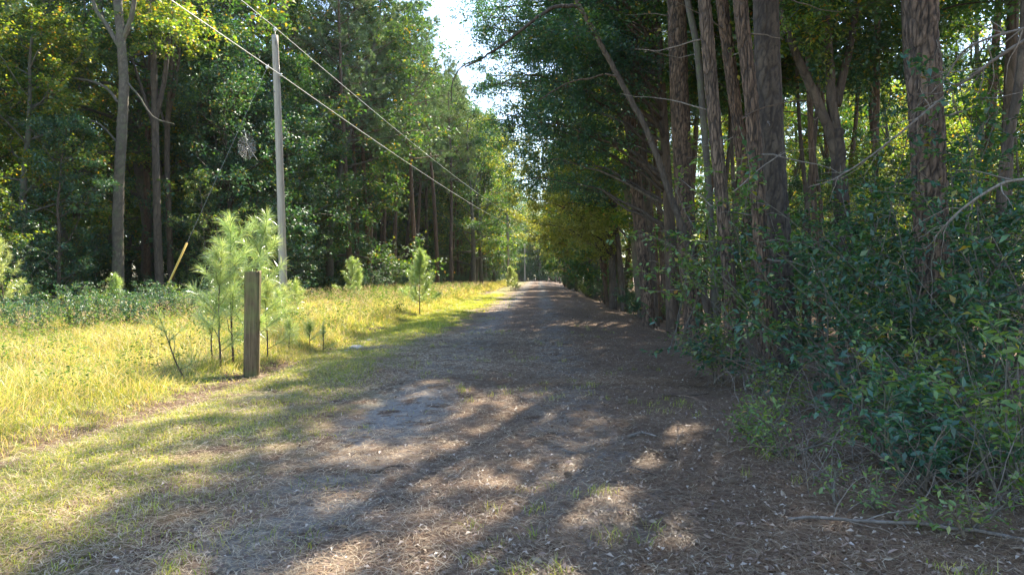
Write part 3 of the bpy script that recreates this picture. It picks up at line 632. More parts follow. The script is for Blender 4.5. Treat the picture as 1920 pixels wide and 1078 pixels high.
for px_, y, sc0 in [(560, 42, 1.45), (615, 45, 1.4), (660, 40, 1.35), (700, 58, 1.6)]:
    x = (px_-960)/1280*y; used.append((x, y)); put('oak', x, y, sc0, 'very tall dense tree', 'trees of the left wood', where_left(x, y))
for x, y, sc0 in [(-22, 29, 1.0), (-19.5, 27, .9), (-25, 34, 1.1), (-21, 36, 1.15), (-26, 38, 1.2), (-31, 42, 1.3), (-20, 38, 1.2), (-25, 31.5, .9)]:
    used.append((x, y)); put('gum', x, y, sc0, 'sunlit yellow-green tree', 'trees of the left wood', where_left(x, y))
scatter('L', 46, [('oak', 3), ('gum', 3), ('dark', 3)], lambda y: edgeL(y)-rs.uniform(2, 12), (14, 125), 2.6, .85, 1.15, 1.1)
scatter('L', 50, [('oak', 3), ('gum', 3), ('dark', 3), ('pine', 1)], lambda y: edgeL(y)-rs.uniform(9, 34), (20, 110), 3.0, 1.0, 1.4)
scatter('L', 30, [('pine', 1)], lambda y: edgeL(y)-rs.uniform(0, 9), (24, 130), 2.0, .95, 1.12)
scatter('L', 34, [('slim', 3), ('bay', 2)], lambda y: edgeL(y)-rs.uniform(-.5, 6), (14, 90), 1.4, .6, .95)
scatter('L', 24, [('dark', 1)], lambda y: -rs.uniform(26, 50), (36, 85), 3.0, .9, 1.4)
# far end, closing the corridor
for px_, y, sc0, kd in [(884, 84, 1.6, 'gum'), (905, 104, 1.6, 'oak'), (925, 125, 1.5, 'gum'), (868, 96, 1.5, 'oak'), (945, 150, 1.6, 'oak'), (985, 168, 1.4, 'dark'), (1010, 172, 1.3, 'dark'), (1035, 170, 1.3, 'dark'), (962, 165, 1.3, 'dark')]:
    x = (px_-960)/1280*y; used.append((x, y)); put(kd, x, y, sc0, 'tall '+names[kd], 'trees of the left wood', where_left(x, y))
scatter('L', 22, [('oak', 2), ('gum', 3), ('dark', 2)], lambda y: rs.uniform(-12, 9), (158, 200), 2.8, 1.0, 1.35)
scatter('L', 22, [('oak', 2), ('dark', 2)], lambda y: rs.uniform(-16, 14), (200, 240), 3.5, 1.2, 1.5)

# ------------------------------------------------------------------ left wood: the individual trunks the photo shows
px_tree('big_grey_tree', 'big grey-barked hardwood with spreading side limbs at the left', 'tree', (222, 560), 27.0,
    [('trunk', [(222, 580), (222, 470), (224, 360), (231, 255), (236, 165), (232, 80), (224, -20), (222, -60)], 21, 14),
     ('limb', [(226, 195), (200, 165), (150, 150), (110, 155), (60, 165), (20, 195), (-20, 205)], 6, 2),
     ('limb', [(224, 270), (190, 235), (150, 225), (118, 260), (100, 300)], 4, 1.5),
     ('limb', [(234, 80), (250, 40), (262, -20)], 10, 8),
     ('limb', [(228, 90), (205, 50), (185, 20), (172, -30)], 9, 6),
     ('limb', [(236, 150), (262, 180), (290, 220), (330, 235)], 4, 2)], 'grey_bark',
    [(60, 150, 0, 2.0, 40, 'gum', .13, .09), (130, 90, .5, 2.2, 45, 'oak', .13, .08), (330, 60, 1, 2.2, 40, 'gum', .13, .09)])
for k, (tx, ty, bx, Y, wd, lb) in enumerate([(291, 100, 300, 29, 16, 'dark crooked trunk forking just right of the big grey tree'), (330, 60, 322, 31, 12, 'thin dark trunk with yellow leaves behind it')]):
    px_tree('hardwood_tree', lb, 'tree', (bx, 560), Y, [('trunk', [(bx, 570), (bx-4, 420), (bx-6, 260), (tx, ty), (tx-14, -40)], wd, wd*.6), ('limb', [(bx-6, 230), (bx+12, 150), (bx+22, 60), (bx+40, -40)], wd*.6, wd*.4), ('limb', [(bx-5, 250), (bx-30, 170), (bx-55, 90)], wd*.5, 3)], 'dark_bark',
            [(tx+10, 40, 0, 2.0, 34, 'gum', .13, .09)])
for k, (bx, tx, Y, dp, lb) in enumerate([(776, 780, 52, 9.5, 'tall straight pine nearest the sky gap, bare to its high crown'), (738, 732, 56, 8.5, 'tall pine left of the straight pine nearest the sky gap'), (820, 822, 60, 7, 'slim pine right of the tall straight pine, under the sky gap'),
                                   (846, 842, 66, 7, 'pine whose crown borders the left of the sky gap'), (832, 828, 82, 7, 'farther pine below the sky gap'),
                                   (760, 757, 70, 7, 'thin far pine between the tall straight pines'), (715, 712, 63, 6, 'thin far pine left of the tall straight pines'), (800, 802, 72, 6, 'very slim pine beside the tall straight pine'),
                                   (694, 693, 50, 8, 'tall pine with dark crown behind the sunlit bush'), (655, 655, 44, 8, 'dark bare pine trunk just left of the sunlit bush')]):
    x = (bx-960)/1280*Y; m = PN[k % 3]
    e = place('pine_tree', m, x, Y, 1.02, k*1.3, lb, 'pine tree', None); used.append((x, Y))

# shrubs along both edges
used2 = used; used = []
def shrubs(side, n, kinds, ufun, yr, dmin, smin, smax, power=1):
    scatter(side, n, kinds, ufun, yr, dmin, smin, smax, power)
for k_ in ('bay',): pass
def put_shrub(kind, x, y, s, side):
    if side == 'L' and kind == 'tall' and y < 34 and 120 < 960+x/y*1280 < 520: kind = 'bay'; s *= .8
    m = SH[kind][rs.randrange(2)]; wh = where_right(x, y) if side == 'R' else where_left(x, y)
    dist = 'near' if y < 16 else 'mid-distance' if y < 40 else 'distant'
    lab = {'bay': 'dark evergreen shrub', 'bright': 'light green shrub', 'tall': 'tall leggy shrub'}[kind]
    if side == 'R': wh = wh.replace('behind the', 'below the') if y < 14 else wh
    place('forest_shrub', m, x, y, s, rs.uniform(0, 6.3), f'{dist} {lab} {wh}', 'shrub', f'shrubs, {dist} {lab}s {wh}', 'stem', 'foliage')
def sc_shrub(side, n, kinds, ufun, yr, dmin, smin, smax, power=1.0):
    for _ in range(n):
        for _t in range(40):
            y = yr[0]+(yr[1]-yr[0])*rs.random()**power; u = ufun(y); x = u+AX*y; px = 960+x/y*1280
            if px > 2150 or px < -250: continue
            if free(x, y, dmin): break
        else: continue
        used.append((x, y)); put_shrub(rs.choices([a for a, _ in kinds], [b for _, b in kinds])[0], x, y, rs.uniform(smin, smax), side)
sc_shrub('R', 30, [('bay', 2), ('bright', 1)], lambda y: rs.uniform(3.3, 5.0), (24, 90), 1.2, .5, 1.0, 1.2)
sc_shrub('R', 12, [('tall', 2)], lambda y: rs.uniform(3.6, 5.0), (28, 70), 1.5, .8, 1.1)
sc_shrub('R', 30, [('bay', 2), ('bright', 2), ('tall', 1)], lambda y: rs.uniform(5.4, 14), (10, 40), .8, .5, .95)
sc_shrub('R', 12, [('tall', 1)], lambda y: rs.uniform(5.2, 9), (8, 20), 1.0, .75, 1.05)
sc_shrub('L', 66, [('bay', 4), ('bright', 1)], lambda y: -rs.uniform(9.6, 15.0), (14, 26), .55, .35, .7)
sc_shrub('L', 90, [('bay', 2), ('bright', 1), ('tall', 1)], lambda y: edgeL(y)+rs.uniform(-3.5, 2.0), (17, 110), 1.0, .7, 1.2, 1.2)
sc_shrub('L', 34, [('bay', 2), ('tall', 2)], lambda y: rs.uniform(-9, 9), (150, 175), 1.0, 1.2, 2.0)
sc_shrub('L', 30, [('bay', 1), ('tall', 1)], lambda y: -rs.uniform(17, 32), (26, 44), 1.2, .8, 1.3)
print('placed', len(bpy.data.objects))

# ------------------------------------------------------------------ foreground shrubs with leaves one can pick out
def leaf_mesh(mat, L, W, name='leaf'):
    xs = [0, .22, .5, .78, 1]; ws = [.06, .8, 1, .62, .0]; V = []; F = []
    for x_, w_ in zip(xs, ws): V += [(x_*L, -w_*W/2, .12*W*w_-.1*L*x_*x_), (x_*L, 0, -.1*L*x_*x_), (x_*L, w_*W/2, .12*W*w_-.1*L*x_*x_)]
    for k in range(4): F += [(3*k, 3*k+1, 3*k+4, 3*k+3), (3*k+1, 3*k+2, 3*k+5, 3*k+4)]
    me = bpy.data.meshes.new(name); me.from_pydata(V, [], F); me.materials.append(mat); return me
def picked_shrub(name, label, px, py, Y, seed, H, lean, nst, mat, L, W, nleaf=120, bark='grey_bark', spread=.6, extra=900, base=None):
    """arching stems; up to nleaf leaves are objects of their own, smaller ones join as foliage"""
    x, y = (base if base else ((px-960)/1280*Y, Y)); e = empty(name, (x, y, hz(x, y)-.03)); tag(e, label, 'shrub')
    rg = np.random.default_rng(seed); lm = leaf_mesh(M[mat], L, W); S, E, slots = [], [], []
    for i in range(nst):
        d = np.array([lean[0]+rg.normal(0, spread), lean[1]+rg.normal(0, spread), 1.2]); sp = grow(rg, (rg.normal(0, .06), rg.normal(0, .06), 0), d, H*rg.uniform(.7, 1.15), 12, .10, -.02)
        mb = MB(); tube(mb, smooth_path(sp, 26), np.linspace(.012, .003, 26), 6)
        for k in range(9):
            a, ta = along(sp, min(.99, .2+.8*(k+rg.uniform())/9)); bp = grow(rg, a, ta*.4+rg.normal(0, .6, 3)*np.array([1, 1, .4])+np.array([0, 0, .1]), H*.22*rg.uniform(.5, 1.2), 6, .18, -.01)
            tube(mb, bp, np.linspace(.005, .0018, 6), 4)
            for q in range(7):
                t = min(.99, .2+.8*q/6); c, tc_ = along(bp, t); sd_ = norm(np.cross(tc_, [0, 0, 1]))*(1 if q % 2 else -1)
                slots.append((c, norm(tc_*.6+sd_*.8+rg.normal(0, .25, 3)))); S.append(c); E.append(c+norm(tc_+rg.normal(0, .6, 3))*.12)
        link('stem', mb.mesh('stem', M[bark], True), e)
    rg.shuffle(slots) if False else None
    order = rg.permutation(len(slots))[:nleaf]
    for k in order:
        c, d = slots[k]; o = link('leaf', lm, e, c)
        yaw = math.atan2(d[1], d[0]); o.rotation_euler = (rg.normal(0, .35), -math.asin(max(-1, min(1, d[2])))+rg.normal(.15, .2), yaw); s = rg.uniform(.7, 1.25); o.scale = (s,)*3
    cm = MB(); per = max(1, int(extra/max(1, len(S)))); leaf_cloud(cm, rg, S, E, per, .025, L*.85, W*.85, .1, .4)
    f = link('foliage', cm.mesh('foliage', M[mat]), e); f['kind'] = 'stuff'
PS = [('bay_shrub', 'broad dark evergreen shrub in front of the thick plated pine', 1700, 800, 7.0, 1, 2.4, (-.2, -.1), 9, 'bay', .11, .048, 260, 2200),
      ('bay_shrub', 'bushy light-green shrub reaching in from the right edge of the picture', 1900, 900, 5.2, 2, 1.35, (-.35, 0), 8, 'bright', .08, .038, 250, 1600),
      ('bay_shrub', 'leafy shrub between the slim pale pine and the thick plated pine', 1560, 760, 8.0, 3, 2.3, (-.1, -.1), 7, 'bay', .10, .045, 200, 1400),
      ('bay_shrub', 'tall green shrub crossing in front of the dark-barked trunk', 1500, 720, 9.3, 4, 3.4, (-.25, -.1), 6, 'bright', .09, .05, 180, 1200),
      ('bay_shrub', 'tall shrub rising to the top of the picture at the right edge', 1880, 760, 7.4, 5, 3.8, (-.1, -.05), 8, 'bay', .10, .045, 220, 2600),
      ('bay_shrub', 'young leafy sapling just left of the broad brown pine', 1270, 640, 13.5, 6, 4.2, (-.15, -.1), 5, 'bright', .11, .06, 140, 1300),
      ('bay_shrub', 'low shrub by the road at the foot of the slender grey pine', 1350, 740, 9.4, 7, 1.0, (-.3, -.2), 6, 'bright', .075, .035, 120, 700),
      ('bay_shrub', 'small pale-leaved shrub at the edge of the needle bed lower right', 1500, 900, 5.6, 8, .6, (-.2, -.1), 6, 'bright', .06, .022, 120, 500),
      ('bay_shrub', 'sprawling dark shrub over the lower fallen branch', 1700, 950, 5.3, 9, .95, (-.1, -.1), 8, 'bay', .09, .04, 180, 900),
      ('bay_shrub', 'tall airy shrub left of the thick plated pine with yellowing leaves', 1640, 720, 8.8, 10, 4.2, (.05, -.05), 7, 'oak', .10, .05, 180, 2200)]
for nm, lb, px, py, Y, sd_, H, ln, ns, mt, L, W, nl, ex in PS:
    picked_shrub(nm, lb, px, py, Y, sd_, H, ln, ns, mt, L, W, nl, extra=ex)

for nm, lb, px, py, Y, sd_, H, ln, ns, mt, L, W, nl, ex in [
      ('bay_shrub', 'small green sprig plant beside the long fallen branch', 1620, 0, 4.3, 21, .3, (-.1, 0), 3, 'bright', .045, .02, 40, 60),
      ('bay_shrub', 'low green plant at the bottom right corner', 1840, 0, 3.9, 22, .35, (-.1, 0), 4, 'bright', .05, .022, 60, 90),
      ('bay_shrub', 'grey-green seedling at the needle bed edge, nearest the road', 1400, 0, 6.0, 23, .42, (-.1, 0), 5, 'weed', .05, .018, 70, 200),
      ('bay_shrub', 'low leafy plant behind the long fallen branch', 1740, 0, 4.7, 24, .7, (-.1, 0), 7, 'bay', .085, .036, 120, 500),
      ('bay_shrub', 'yellow-green bush filling the lower right edge of the picture', 1925, 0, 4.6, 31, 1.15, (-.3, 0), 9, 'bright', .085, .04, 260, 900),
      ('bay_shrub', 'dense low evergreen thicket right of the lower fallen branch', 1800, 0, 5.3, 32, 1.1, (-.1, -.1), 9, 'bay', .08, .035, 200, 1000),
      ('bay_shrub', 'leafy tangle beside the thick plated pine, on its right', 1860, 0, 6.6, 33, 1.9, (-.1, -.1), 8, 'oak', .09, .045, 180, 1500),
      ('bay_shrub', 'small plant under the crooked grey branch', 1490, 0, 7.2, 25, .55, (-.2, 0), 6, 'bright', .07, .03, 90, 300)]:
    picked_shrub(nm, lb, px, py, Y, sd_, H, ln, ns, mt, L, W, nl, extra=ex)

# long pale branches crossing on the right, dead twigs, fallen branches
def branch_px(name, label, pts, w0, w1, Ys, mat='twig', twigs=6, seed=0, cat='branch', tl=.5, up=0.0, ground=False):
    w0 *= .68; w1 *= .68; twigs = int(twigs*1.6)
    Ys = np.interp(np.linspace(0, 1, len(pts)), np.linspace(0, 1, len(Ys)), Ys)
    P = np.array([px3(a, b, Y) for (a, b), Y in zip(pts, Ys)])
    if ground:
        for k in range(len(P)): P[k, 2] = hz(P[k, 0], P[k, 1])+.02+(0.03 if 0 < k < len(P)-1 else 0)
    c = P[0].copy(); P = P-c; rg = np.random.default_rng(seed+len(pts)*13)
    n = max(20, int(np.linalg.norm(np.diff(P, axis=0), axis=1).sum()/.05)); sp = smooth_path(P, n); sp[1:-1] += np.cumsum(rg.normal(0, .0025, (n-2, 3)), 0)
    e = empty(name, c); tag(e, label, cat); mb = MB(); Y = Ys.mean()
    tube(mb, sp, np.linspace(w0, w1, n)/1280*Y/2, 9, True); link('stem', mb.mesh('stem', M[mat], True), e)
    for k in range(twigs):
        t = rg.uniform(.15, .97); a, ta = along(sp, t); m2 = MB(); tp = grow(rg, a, ta+rg.normal(0, .6, 3)+np.array([0, 0, up]), tl*rg.uniform(.4, 1.2), 9, .16, up*.1)
        tube(m2, tp, np.linspace((w0*(1-t)+w1*t)*.5, .7, 9)/1280*Y/2, 5); link('twig', m2.mesh('twig', M[mat], True), e)
branch_px('bare_branch', 'long pale bare branch slanting down across the thick plated pine', [(1960, 60), (1915, 80), (1870, 108), (1825, 140), (1780, 172), (1705, 236), (1630, 296), (1565, 336), (1515, 352)], 11, 3, [6.6, 7.6], twigs=9, seed=1)
branch_px('bare_branch', 'pale branch at the upper right edge above the slanting one', [(1960, 45), (1900, 62), (1840, 78), (1800, 100), (1770, 150), (1740, 180)], 9, 3, [6.4, 7.2], twigs=6, seed=2)
branch_px('bare_branch', 'pale curved branch low at right, below the slanting one', [(1950, 335), (1890, 340), (1850, 360), (1800, 395), (1770, 425), (1750, 447)], 10, 4, [6, 6.6], twigs=7, seed=3)
branch_px('bare_branch', 'thin bare branch reaching from the dark-barked trunk toward the fork', [(1390, 225), (1420, 208), (1460, 198), (1500, 192), (1530, 200)], 5, 2, [10.4, 10.8], mat='dark_bark', twigs=3, seed=4)
branch_px('bare_branch', 'thin grey twig rising beside the slim pale pine', [(1375, 360), (1410, 330), (1440, 305), (1470, 288), (1490, 282)], 4, 1.5, [9.8, 10], twigs=3, seed=5)
branch_px('dead_branch', 'long pale crooked branch curving up from the lower ground to the shrubs', [(1660, 880), (1600, 925), (1545, 955), (1510, 960)], 8, 4, [5.4, 4.6], twigs=6, seed=6)
branch_px('fallen_branch', 'long grey fallen branch along the bottom right of the picture', [(1478, 985), (1540, 985), (1600, 1000), (1660, 1022), (1740, 1036), (1800, 1022), (1860, 1020), (1930, 1012)], 9, 10, [4.15, 3.95, 3.8], twigs=6, seed=7, ground=True)
branch_px('fallen_branch', 'forked pale fallen branch at the foot of the slender grey pine', [(1290, 745), (1330, 742), (1365, 722), (1392, 698), (1440, 700)], 8, 5, [8.6, 10.4], twigs=6, seed=8)
branch_px('fallen_branch', 'crooked grey branch leaning down from the dark-barked trunk into the needles', [(1392, 700), (1402, 740), (1420, 775), (1445, 805), (1480, 850), (1500, 880)], 7, 4, [9, 6.4], twigs=7, seed=9)
branch_px('fallen_branch', 'grey branch lying toward the shrubs, right of the crooked one', [(1420, 700), (1450, 735), (1475, 765), (1515, 785), (1540, 800)], 7, 3, [9.6, 8], twigs=6, seed=10)
branch_px('dead_branch', 'thin white twiggy branch low among the shrubs at the right', [(1560, 830), (1620, 800), (1680, 790), (1740, 770), (1800, 765)], 5, 2, [6.2, 5.8], twigs=9, seed=11)
branch_px('dead_branch', 'bleached thin stem standing at the lower right corner', [(1840, 1070), (1870, 1000), (1880, 930), (1900, 860), (1925, 800)], 4, 2, [4.3, 4.3], twigs=8, seed=12)
branch_px('dead_branch', 'bleached twig arching above the lower right corner', [(1930, 905), (1880, 880), (1830, 900), (1790, 950), (1770, 1000)], 3.5, 1.5, [4.6, 4.6], twigs=8, seed=13)
branch_px('dead_branch', 'grey stem slanting behind the pale-leaved shrub', [(1400, 790), (1430, 830), (1470, 870), (1520, 890), (1580, 885)], 5, 2, [6.6, 6.2], twigs=9, seed=14)
# tangles of bare brush
def brush(name, label, px, Y, seed, n=26, H=.8, mat='twig', spread=1.0, r=.004):
    x = (px-960)/1280*Y; e_ = MB(); rg = np.random.default_rng(seed)
    for k in range(n):
        az = rg.uniform(0, 6.3); p0 = np.array([rg.normal(0, .25*spread), rg.normal(0, .25*spread), -.03]); d = np.array([math.cos(az)*spread, math.sin(az)*spread, rg.uniform(.5, 1.4)])
        tp = grow(rg, p0, d, H*rg.uniform(.5, 1.4), 10, .16, -.07); tube(e_, tp, np.linspace(r, .0015, 10), 4, False)
        for q in range(3):
            a, ta = along(tp, rg.uniform(.3, .95)); t2 = grow(rg, a, ta+rg.normal(0, .6, 3), H*.3, 6, .2, -.03); tube(e_, t2, np.linspace(.0025, .001, 6), 3, False)
    o = link(name, e_.mesh(name, M[mat], True), None, (x, Y, hz(x, Y))); o.rotation_euler[2] = 0; tag(o, label, 'brush')
for k, (px, Y, H, lb) in enumerate([(1600, 5.6, .8, 'grey tangle of bare twigs over the lower fallen branch'), (1830, 4.6, .9, 'bleached tangle of bare twigs at the lower right corner'), (1480, 6.6, .7, 'bare twigs around the pale-leaved shrub'), (1560, 7.8, 1.3, 'wiry bare stems under the leafy shrub between the pines'),
                                (1400, 9.0, .8, 'bare twigs at the foot of the slender grey pine'), (1720, 6.6, 1.4, 'wiry bare stems at the foot of the thick plated pine'), (1850, 6.4, 1.6, 'wiry bare stems behind the bushy light-green shrub'), (1450, 10.4, 1.3, 'wiry brush at the foot of the dark-barked trunk'), (1320, 13, 1.0, 'wiry brush at the foot of the broad brown pine'), (1690, 4.5, .5, 'low pale twig tangle beside the long fallen branch'), (1560, 4.9, .4, 'small twig heap left of the low pale tangle'), (1450, 5.4, .4, 'twig heap at the edge of the needle bed'), (1760, 5.4, .8, 'bare brown brush between the dark shrubs lower right')]):
    brush('bare_brush', lb, px, Y, 40+k, H=H, spread=.9)

# ------------------------------------------------------------------ young pines in the verge
def young_pine(name, label, stems, seed, L=.17, per=60, wd=.0035, twn=9, group=None):
    """stems: list of (x0,y0, height, lean x, lean y)"""
    x, y = stems[0][0], stems[0][1]; e = empty(name, (x, y, hz(x, y)-.03)); tag(e, label, 'young pine', group); rg = np.random.default_rng(seed)
    for (sx, sy, H, lx, ly, dens) in stems:
        tm = MB(); cm = MB(); sp = grow(rg, (sx-x, sy-y, 0), (lx, ly, 1), H, 12, .035, .02); tube(tm, smooth_path(sp, 30), np.linspace(.008+H*.0055, .005, 30), 8)
        S, E = [], []
        for k in range(int(twn*H*dens)):
            f = (k+rg.uniform())/(twn*H*dens); t = .14+.84*f; a, ta = along(sp, min(.99, t)); az = k*2.4+rg.uniform(-.5, .5)
            ln = H*.30*(1.08-f)**.7*rg.uniform(.45, 1.2)+.06; bp = grow(rg, a, (math.cos(az), math.sin(az), .45+.5*f), ln, 6, .1, .07); tube(tm, bp, np.linspace(.006, .003, 6), 4, False)
            for q in np.arange(max(.3, 1-.24/max(ln, .1)), 1.0, .12/max(ln, .15)):
                p, t2 = along(bp, min(.99, q)); p2, _ = along(bp, max(0, q-.15/max(ln, .15))); S.append(p2); E.append(p)
            S.append(bp[-2]); E.append(bp[-1]+norm(bp[-1]-bp[-2])*.05)
        for q in np.linspace(.72, .97, 8):
            p, _ = along(sp, q); p2, _ = along(sp, q-.05); S.append(p2); E.append(p)
        S.append(sp[-2]); E.append(sp[-1]+np.array([0, 0, .04])); S.append(sp[-1]); E.append(sp[-1]+np.array([0, 0, .08]))
        needle_tufts(cm, rg, S, E, per, L, wd, .8, .9)
        link('stem', tm.mesh('stem', M['dark_bark'], True), e); link('foliage', cm.mesh('foliage', M['young_needle']), e)
    return e
def gx(px, Y): return (px-960)/1280*Y
young_pine('young_pine', 'sunlit clump of long-needled young pines just left of the square wooden post',
    [(gx(412, 10.6), 10.6, 1.85, -.03, 0, .9), (gx(436, 10.9), 10.9, 2.3, -.03, 0, 1), (gx(462, 11.4), 11.4, 2.45, .0, 0, 1.2), (gx(500, 11.8), 11.8, 1.25, .12, 0, 1.1), (gx(398, 11.2), 11.2, 1.2, -.1, 0, .8)], 3, per=58, L=.235, wd=.004, twn=7)
young_pine('young_pine', 'bright conical young pine alone at the road edge halfway along', [(gx(787, 26), 26, 2.35, 0, 0, 1.5)], 4, L=.2, per=60, wd=.008, twn=12)
young_pine('young_pine', 'small young pine beside the far end of the road', [(gx(958, 62), 62, 2.2, 0, 0, 1.5), (gx(966, 64), 64, 1.6, 0, 0, 1.5)], 5, L=.22, per=40, wd=.014)
young_pine('young_pine', 'pale young pine at the wood edge right of the utility pole', [(gx(655, 34), 34, 2.2, 0, 0, 1.2), (gx(668, 36), 36, 1.6, 0, 0, 1.2)], 6, L=.22, per=40, wd=.01)
young_pine('young_pine', 'pine seedlings hiding the foot of the utility pole', [(gx(535, 19), 19, 1.0, 0, 0, 1.4), (gx(552, 20), 20, 1.1, 0, 0, 1.4), (gx(515, 18), 18, .9, 0, 0, 1.4)], 7, L=.2, per=46, wd=.006)
young_pine('young_pine', 'small leaning pine seedling in the grass left of the young pine clump', [(gx(345, 9.6), 9.6, .95, -.35, 0, .7)], 8, L=.13, per=26, wd=.003)
young_pine('young_pine', 'soft green pine sapling in the shade left of the guy wire', [(gx(218, 24), 24, 1.5, 0, 0, 1.2)], 9, L=.2, per=36, wd=.008)
young_pine('young_pine', 'pine sapling at the left edge of the picture', [(gx(8, 19), 19, 2.6, 0, 0, 1), (gx(-20, 18), 18, 1.0, 0, 0, 1.4)], 10, L=.2, per=36, wd=.006)
young_pine('young_pine', 'low bushy pine seedling right of the square wooden post', [(gx(540, 13.4), 13.4, .5, .1, 0, 1.6), (gx(580, 14.2), 14.2, .42, .0, 0, 1.6)], 11, L=.16, per=40, wd=.004)
young_pine('young_pine', 'thin grey-green pine seedling at the grass edge before the road', [(gx(605, 14), 14, .55, 0, 0, .8)], 12, L=.12, per=24, wd=.004)

# ------------------------------------------------------------------ square post
def post():
    Y = 10.5; x = gx(470, Y); H = 1.72; wx, wy = .225, .20; mb = MB(); n = 60; sides = 40
    rg = np.random.default_rng(2); th = np.linspace(0, 2*math.pi, sides, endpoint=False)+.01
    sq = np.stack([np.sign(np.cos(th))*np.minimum(1, np.abs(np.cos(th))*1.2), np.sign(np.sin(th))*np.minimum(1, np.abs(np.sin(th))*1.2)], 1)
    V = []
    for i in range(n):
        z = H*i/(n-1)
        for j in range(sides):
            g_ = noise.noise(Vector((sq[j, 0]*9, sq[j, 1]*9, z*.8)))*.006+noise.noise(Vector((sq[j, 0]*3, sq[j, 1]*3, z*1.5+5)))*.006
            cr = -.018 if (abs(noise.noise(Vector((sq[j, 0]*5+3, sq[j, 1]*5, z*.25)))) < .035) else 0
            k = 1+(g_+cr)/.11; V.append((sq[j, 0]*wx/2*k+.012*z, sq[j, 1]*wy/2*k, z-.1+((0.012*sq[j, 0]+.02*noise.noise(Vector((sq[j, 0]*3, sq[j, 1]*3, 7)))) if i == n-1 else 0)))
    i = np.arange(n-1)[:, None]*sides; j = np.arange(sides)[None]; j2 = (j+1) % sides
    mb.add(V, np.stack([i+j, i+j2, i+sides+j2, i+sides+j], -1).reshape(-1, 4)); k = mb.n
    c = len(V); mb.add([(.012*H, 0, H-.1-.006)], np.zeros((0, 3), int)); b = (n-1)*sides
    mb.f.append(np.array([[b+q, b+(q+1) % sides, c] for q in range(sides)]))
    o = link('wooden_post', mb.mesh('wooden_post', M['post'], False), None, (x, Y, hz(x, Y))); o.rotation_euler = (R(-.8), R(.4), R(14))
    tag(o, 'square weathered brown wooden post standing at the edge of the tall grass', 'post')
post()

# ------------------------------------------------------------------ utility poles and wires
def box(mb, c, s):
    c = np.array(c); s = np.array(s)/2; V = [c+s*np.array([a, b, d]) for a in (-1, 1) for b in (-1, 1) for d in (-1, 1)]
    mb.add(V, [(0, 1, 3, 2), (4, 6, 7, 5), (0, 4, 5, 1), (2, 3, 7, 6), (0, 2, 6, 4), (1, 5, 7, 3)])
def lathe(mb, prof, c, axis='z', sides=16):
    c = np.array(c); th = np.linspace(0, 2*math.pi, sides, endpoint=False); V = []
    for r_, h_ in prof:
        for t in th: V.append(c+(np.array([r_*math.cos(t), r_*math.sin(t), h_]) if axis == 'z' else np.array([h_, r_*math.cos(t), r_*math.sin(t)])))
    n = len(prof); i = np.arange(n-1)[:, None]*sides; j = np.arange(sides)[None]; j2 = (j+1) % sides
    mb.add(V, np.stack([i+j, i+j2, i+sides+j2, i+sides+j], -1).reshape(-1, 4))
def upole(label, foot, topp, r0, r1):
    foot = np.array(foot); topp = np.array(topp); e = empty('utility_pole', foot); tag(e, label, 'utility pole', 'wooden utility poles of the power line'); v = topp-foot
    mb = MB(); sp = np.array([foot*0+v*t+np.array([.03*math.sin(t*3), 0, 0]) for t in np.linspace(0, 1, 30)]); tube(mb, sp, np.linspace(r0, r1, 30), 20); link('pole', mb.mesh('pole', M['pole'], True), e)
    top = sp[-1]
    m = MB(); tube(m, [top+[0.05, -r1-.01, -.35], top+[.05, -r1-.01, .16]], .012, 8); link('bracket', m.mesh('bracket', M['steel'], True), e)
    m = MB(); lathe(m, [(0.001, .0), (.045, 0), (.05, .03), (.03, .045), (.055, .06), (.055, .08), (.03, .1), (.035, .13), (.001, .14)], top+[.05, -r1-.01, .10]); link('insulator', m.mesh('insulator', M['porcelain'], True), e)
    lo = v*(1-(1.34/9.4))
    m = MB(); box(m, lo+[r0*.5+.05, -.03, 0], (.16, .05, .02)); box(m, lo+[r0*.5+.05, -.03, .09], (.16, .05, .02)); link('clevis', m.mesh('clevis', M['steel']), e)
    m = MB(); lathe(m, [(.001, -.04), (.04, -.04), (.045, -.02), (.028, 0), (.045, .02), (.04, .04), (.001, .04)], lo+[r0*.5+.10, -.03, .045]); link('insulator', m.mesh('insulator', M['porcelain'], True), e)
    for k in (.12, .95, 1.9, 2.9):
        m = MB(); tube(m, [top+[-.0, -r1-.03, -k], top+[0, -r1+.03, -k]], .016, 8); link('bolt', m.mesh('bolt', M['steel'], True), e)
    m = MB(); tube(m, [p+np.array([(r0+(r1-r0)*i/29)+.006, -.01, 0]) for i, p in enumerate(sp[:27])], .006, 5); link('ground_wire', m.mesh('ground_wire', M['steel'], True), e)
    return foot+top+[.05, -r1-.01, .22], foot+lo+[r0*.5+.10, -.07, .045]
Yp = 23.0
f1 = px3(532, 598, Yp); f1[2] = hz(f1[0], f1[1])-.2; t1 = px3(518, 70, Yp)
a1, b1 = upole('weathered grey utility pole in the grass behind the square post', f1, t1, .135, .105)
Y2 = 85.0; t2 = px3(951, 402, Y2); f2 = px3(953, 525, Y2); f2[2] = hz(f2[0], f2[1])-.2
a2, b2 = upole('distant utility pole at the left of the road near its vanishing end', f2, t2, .15, .12)
Y3 = 150.0; t3 = px3(983, 448, Y3); f3 = px3(984, 525, Y3); f3[2] = hz(f3[0], f3[1])-.2
a3, b3 = upole('farthest tiny utility pole where the road disappears', f3, t3, .15, .12)
def cable(label, pts, sag, r, group):
    P = []
    for k in range(len(pts)-1):
        for t in np.linspace(0, 1, 40, endpoint=(k == len(pts)-2)): P.append(pts[k]*(1-t)+pts[k+1]*t-np.array([0, 0, 4*sag[k]*t*(1-t)]))
    c = P[0].copy(); mb = MB(); tube(mb, np.array(P)-c, r, 6); o = link('power_line', mb.mesh('power_line', M['wire'], True), None, c); tag(o, label, 'wire', group)
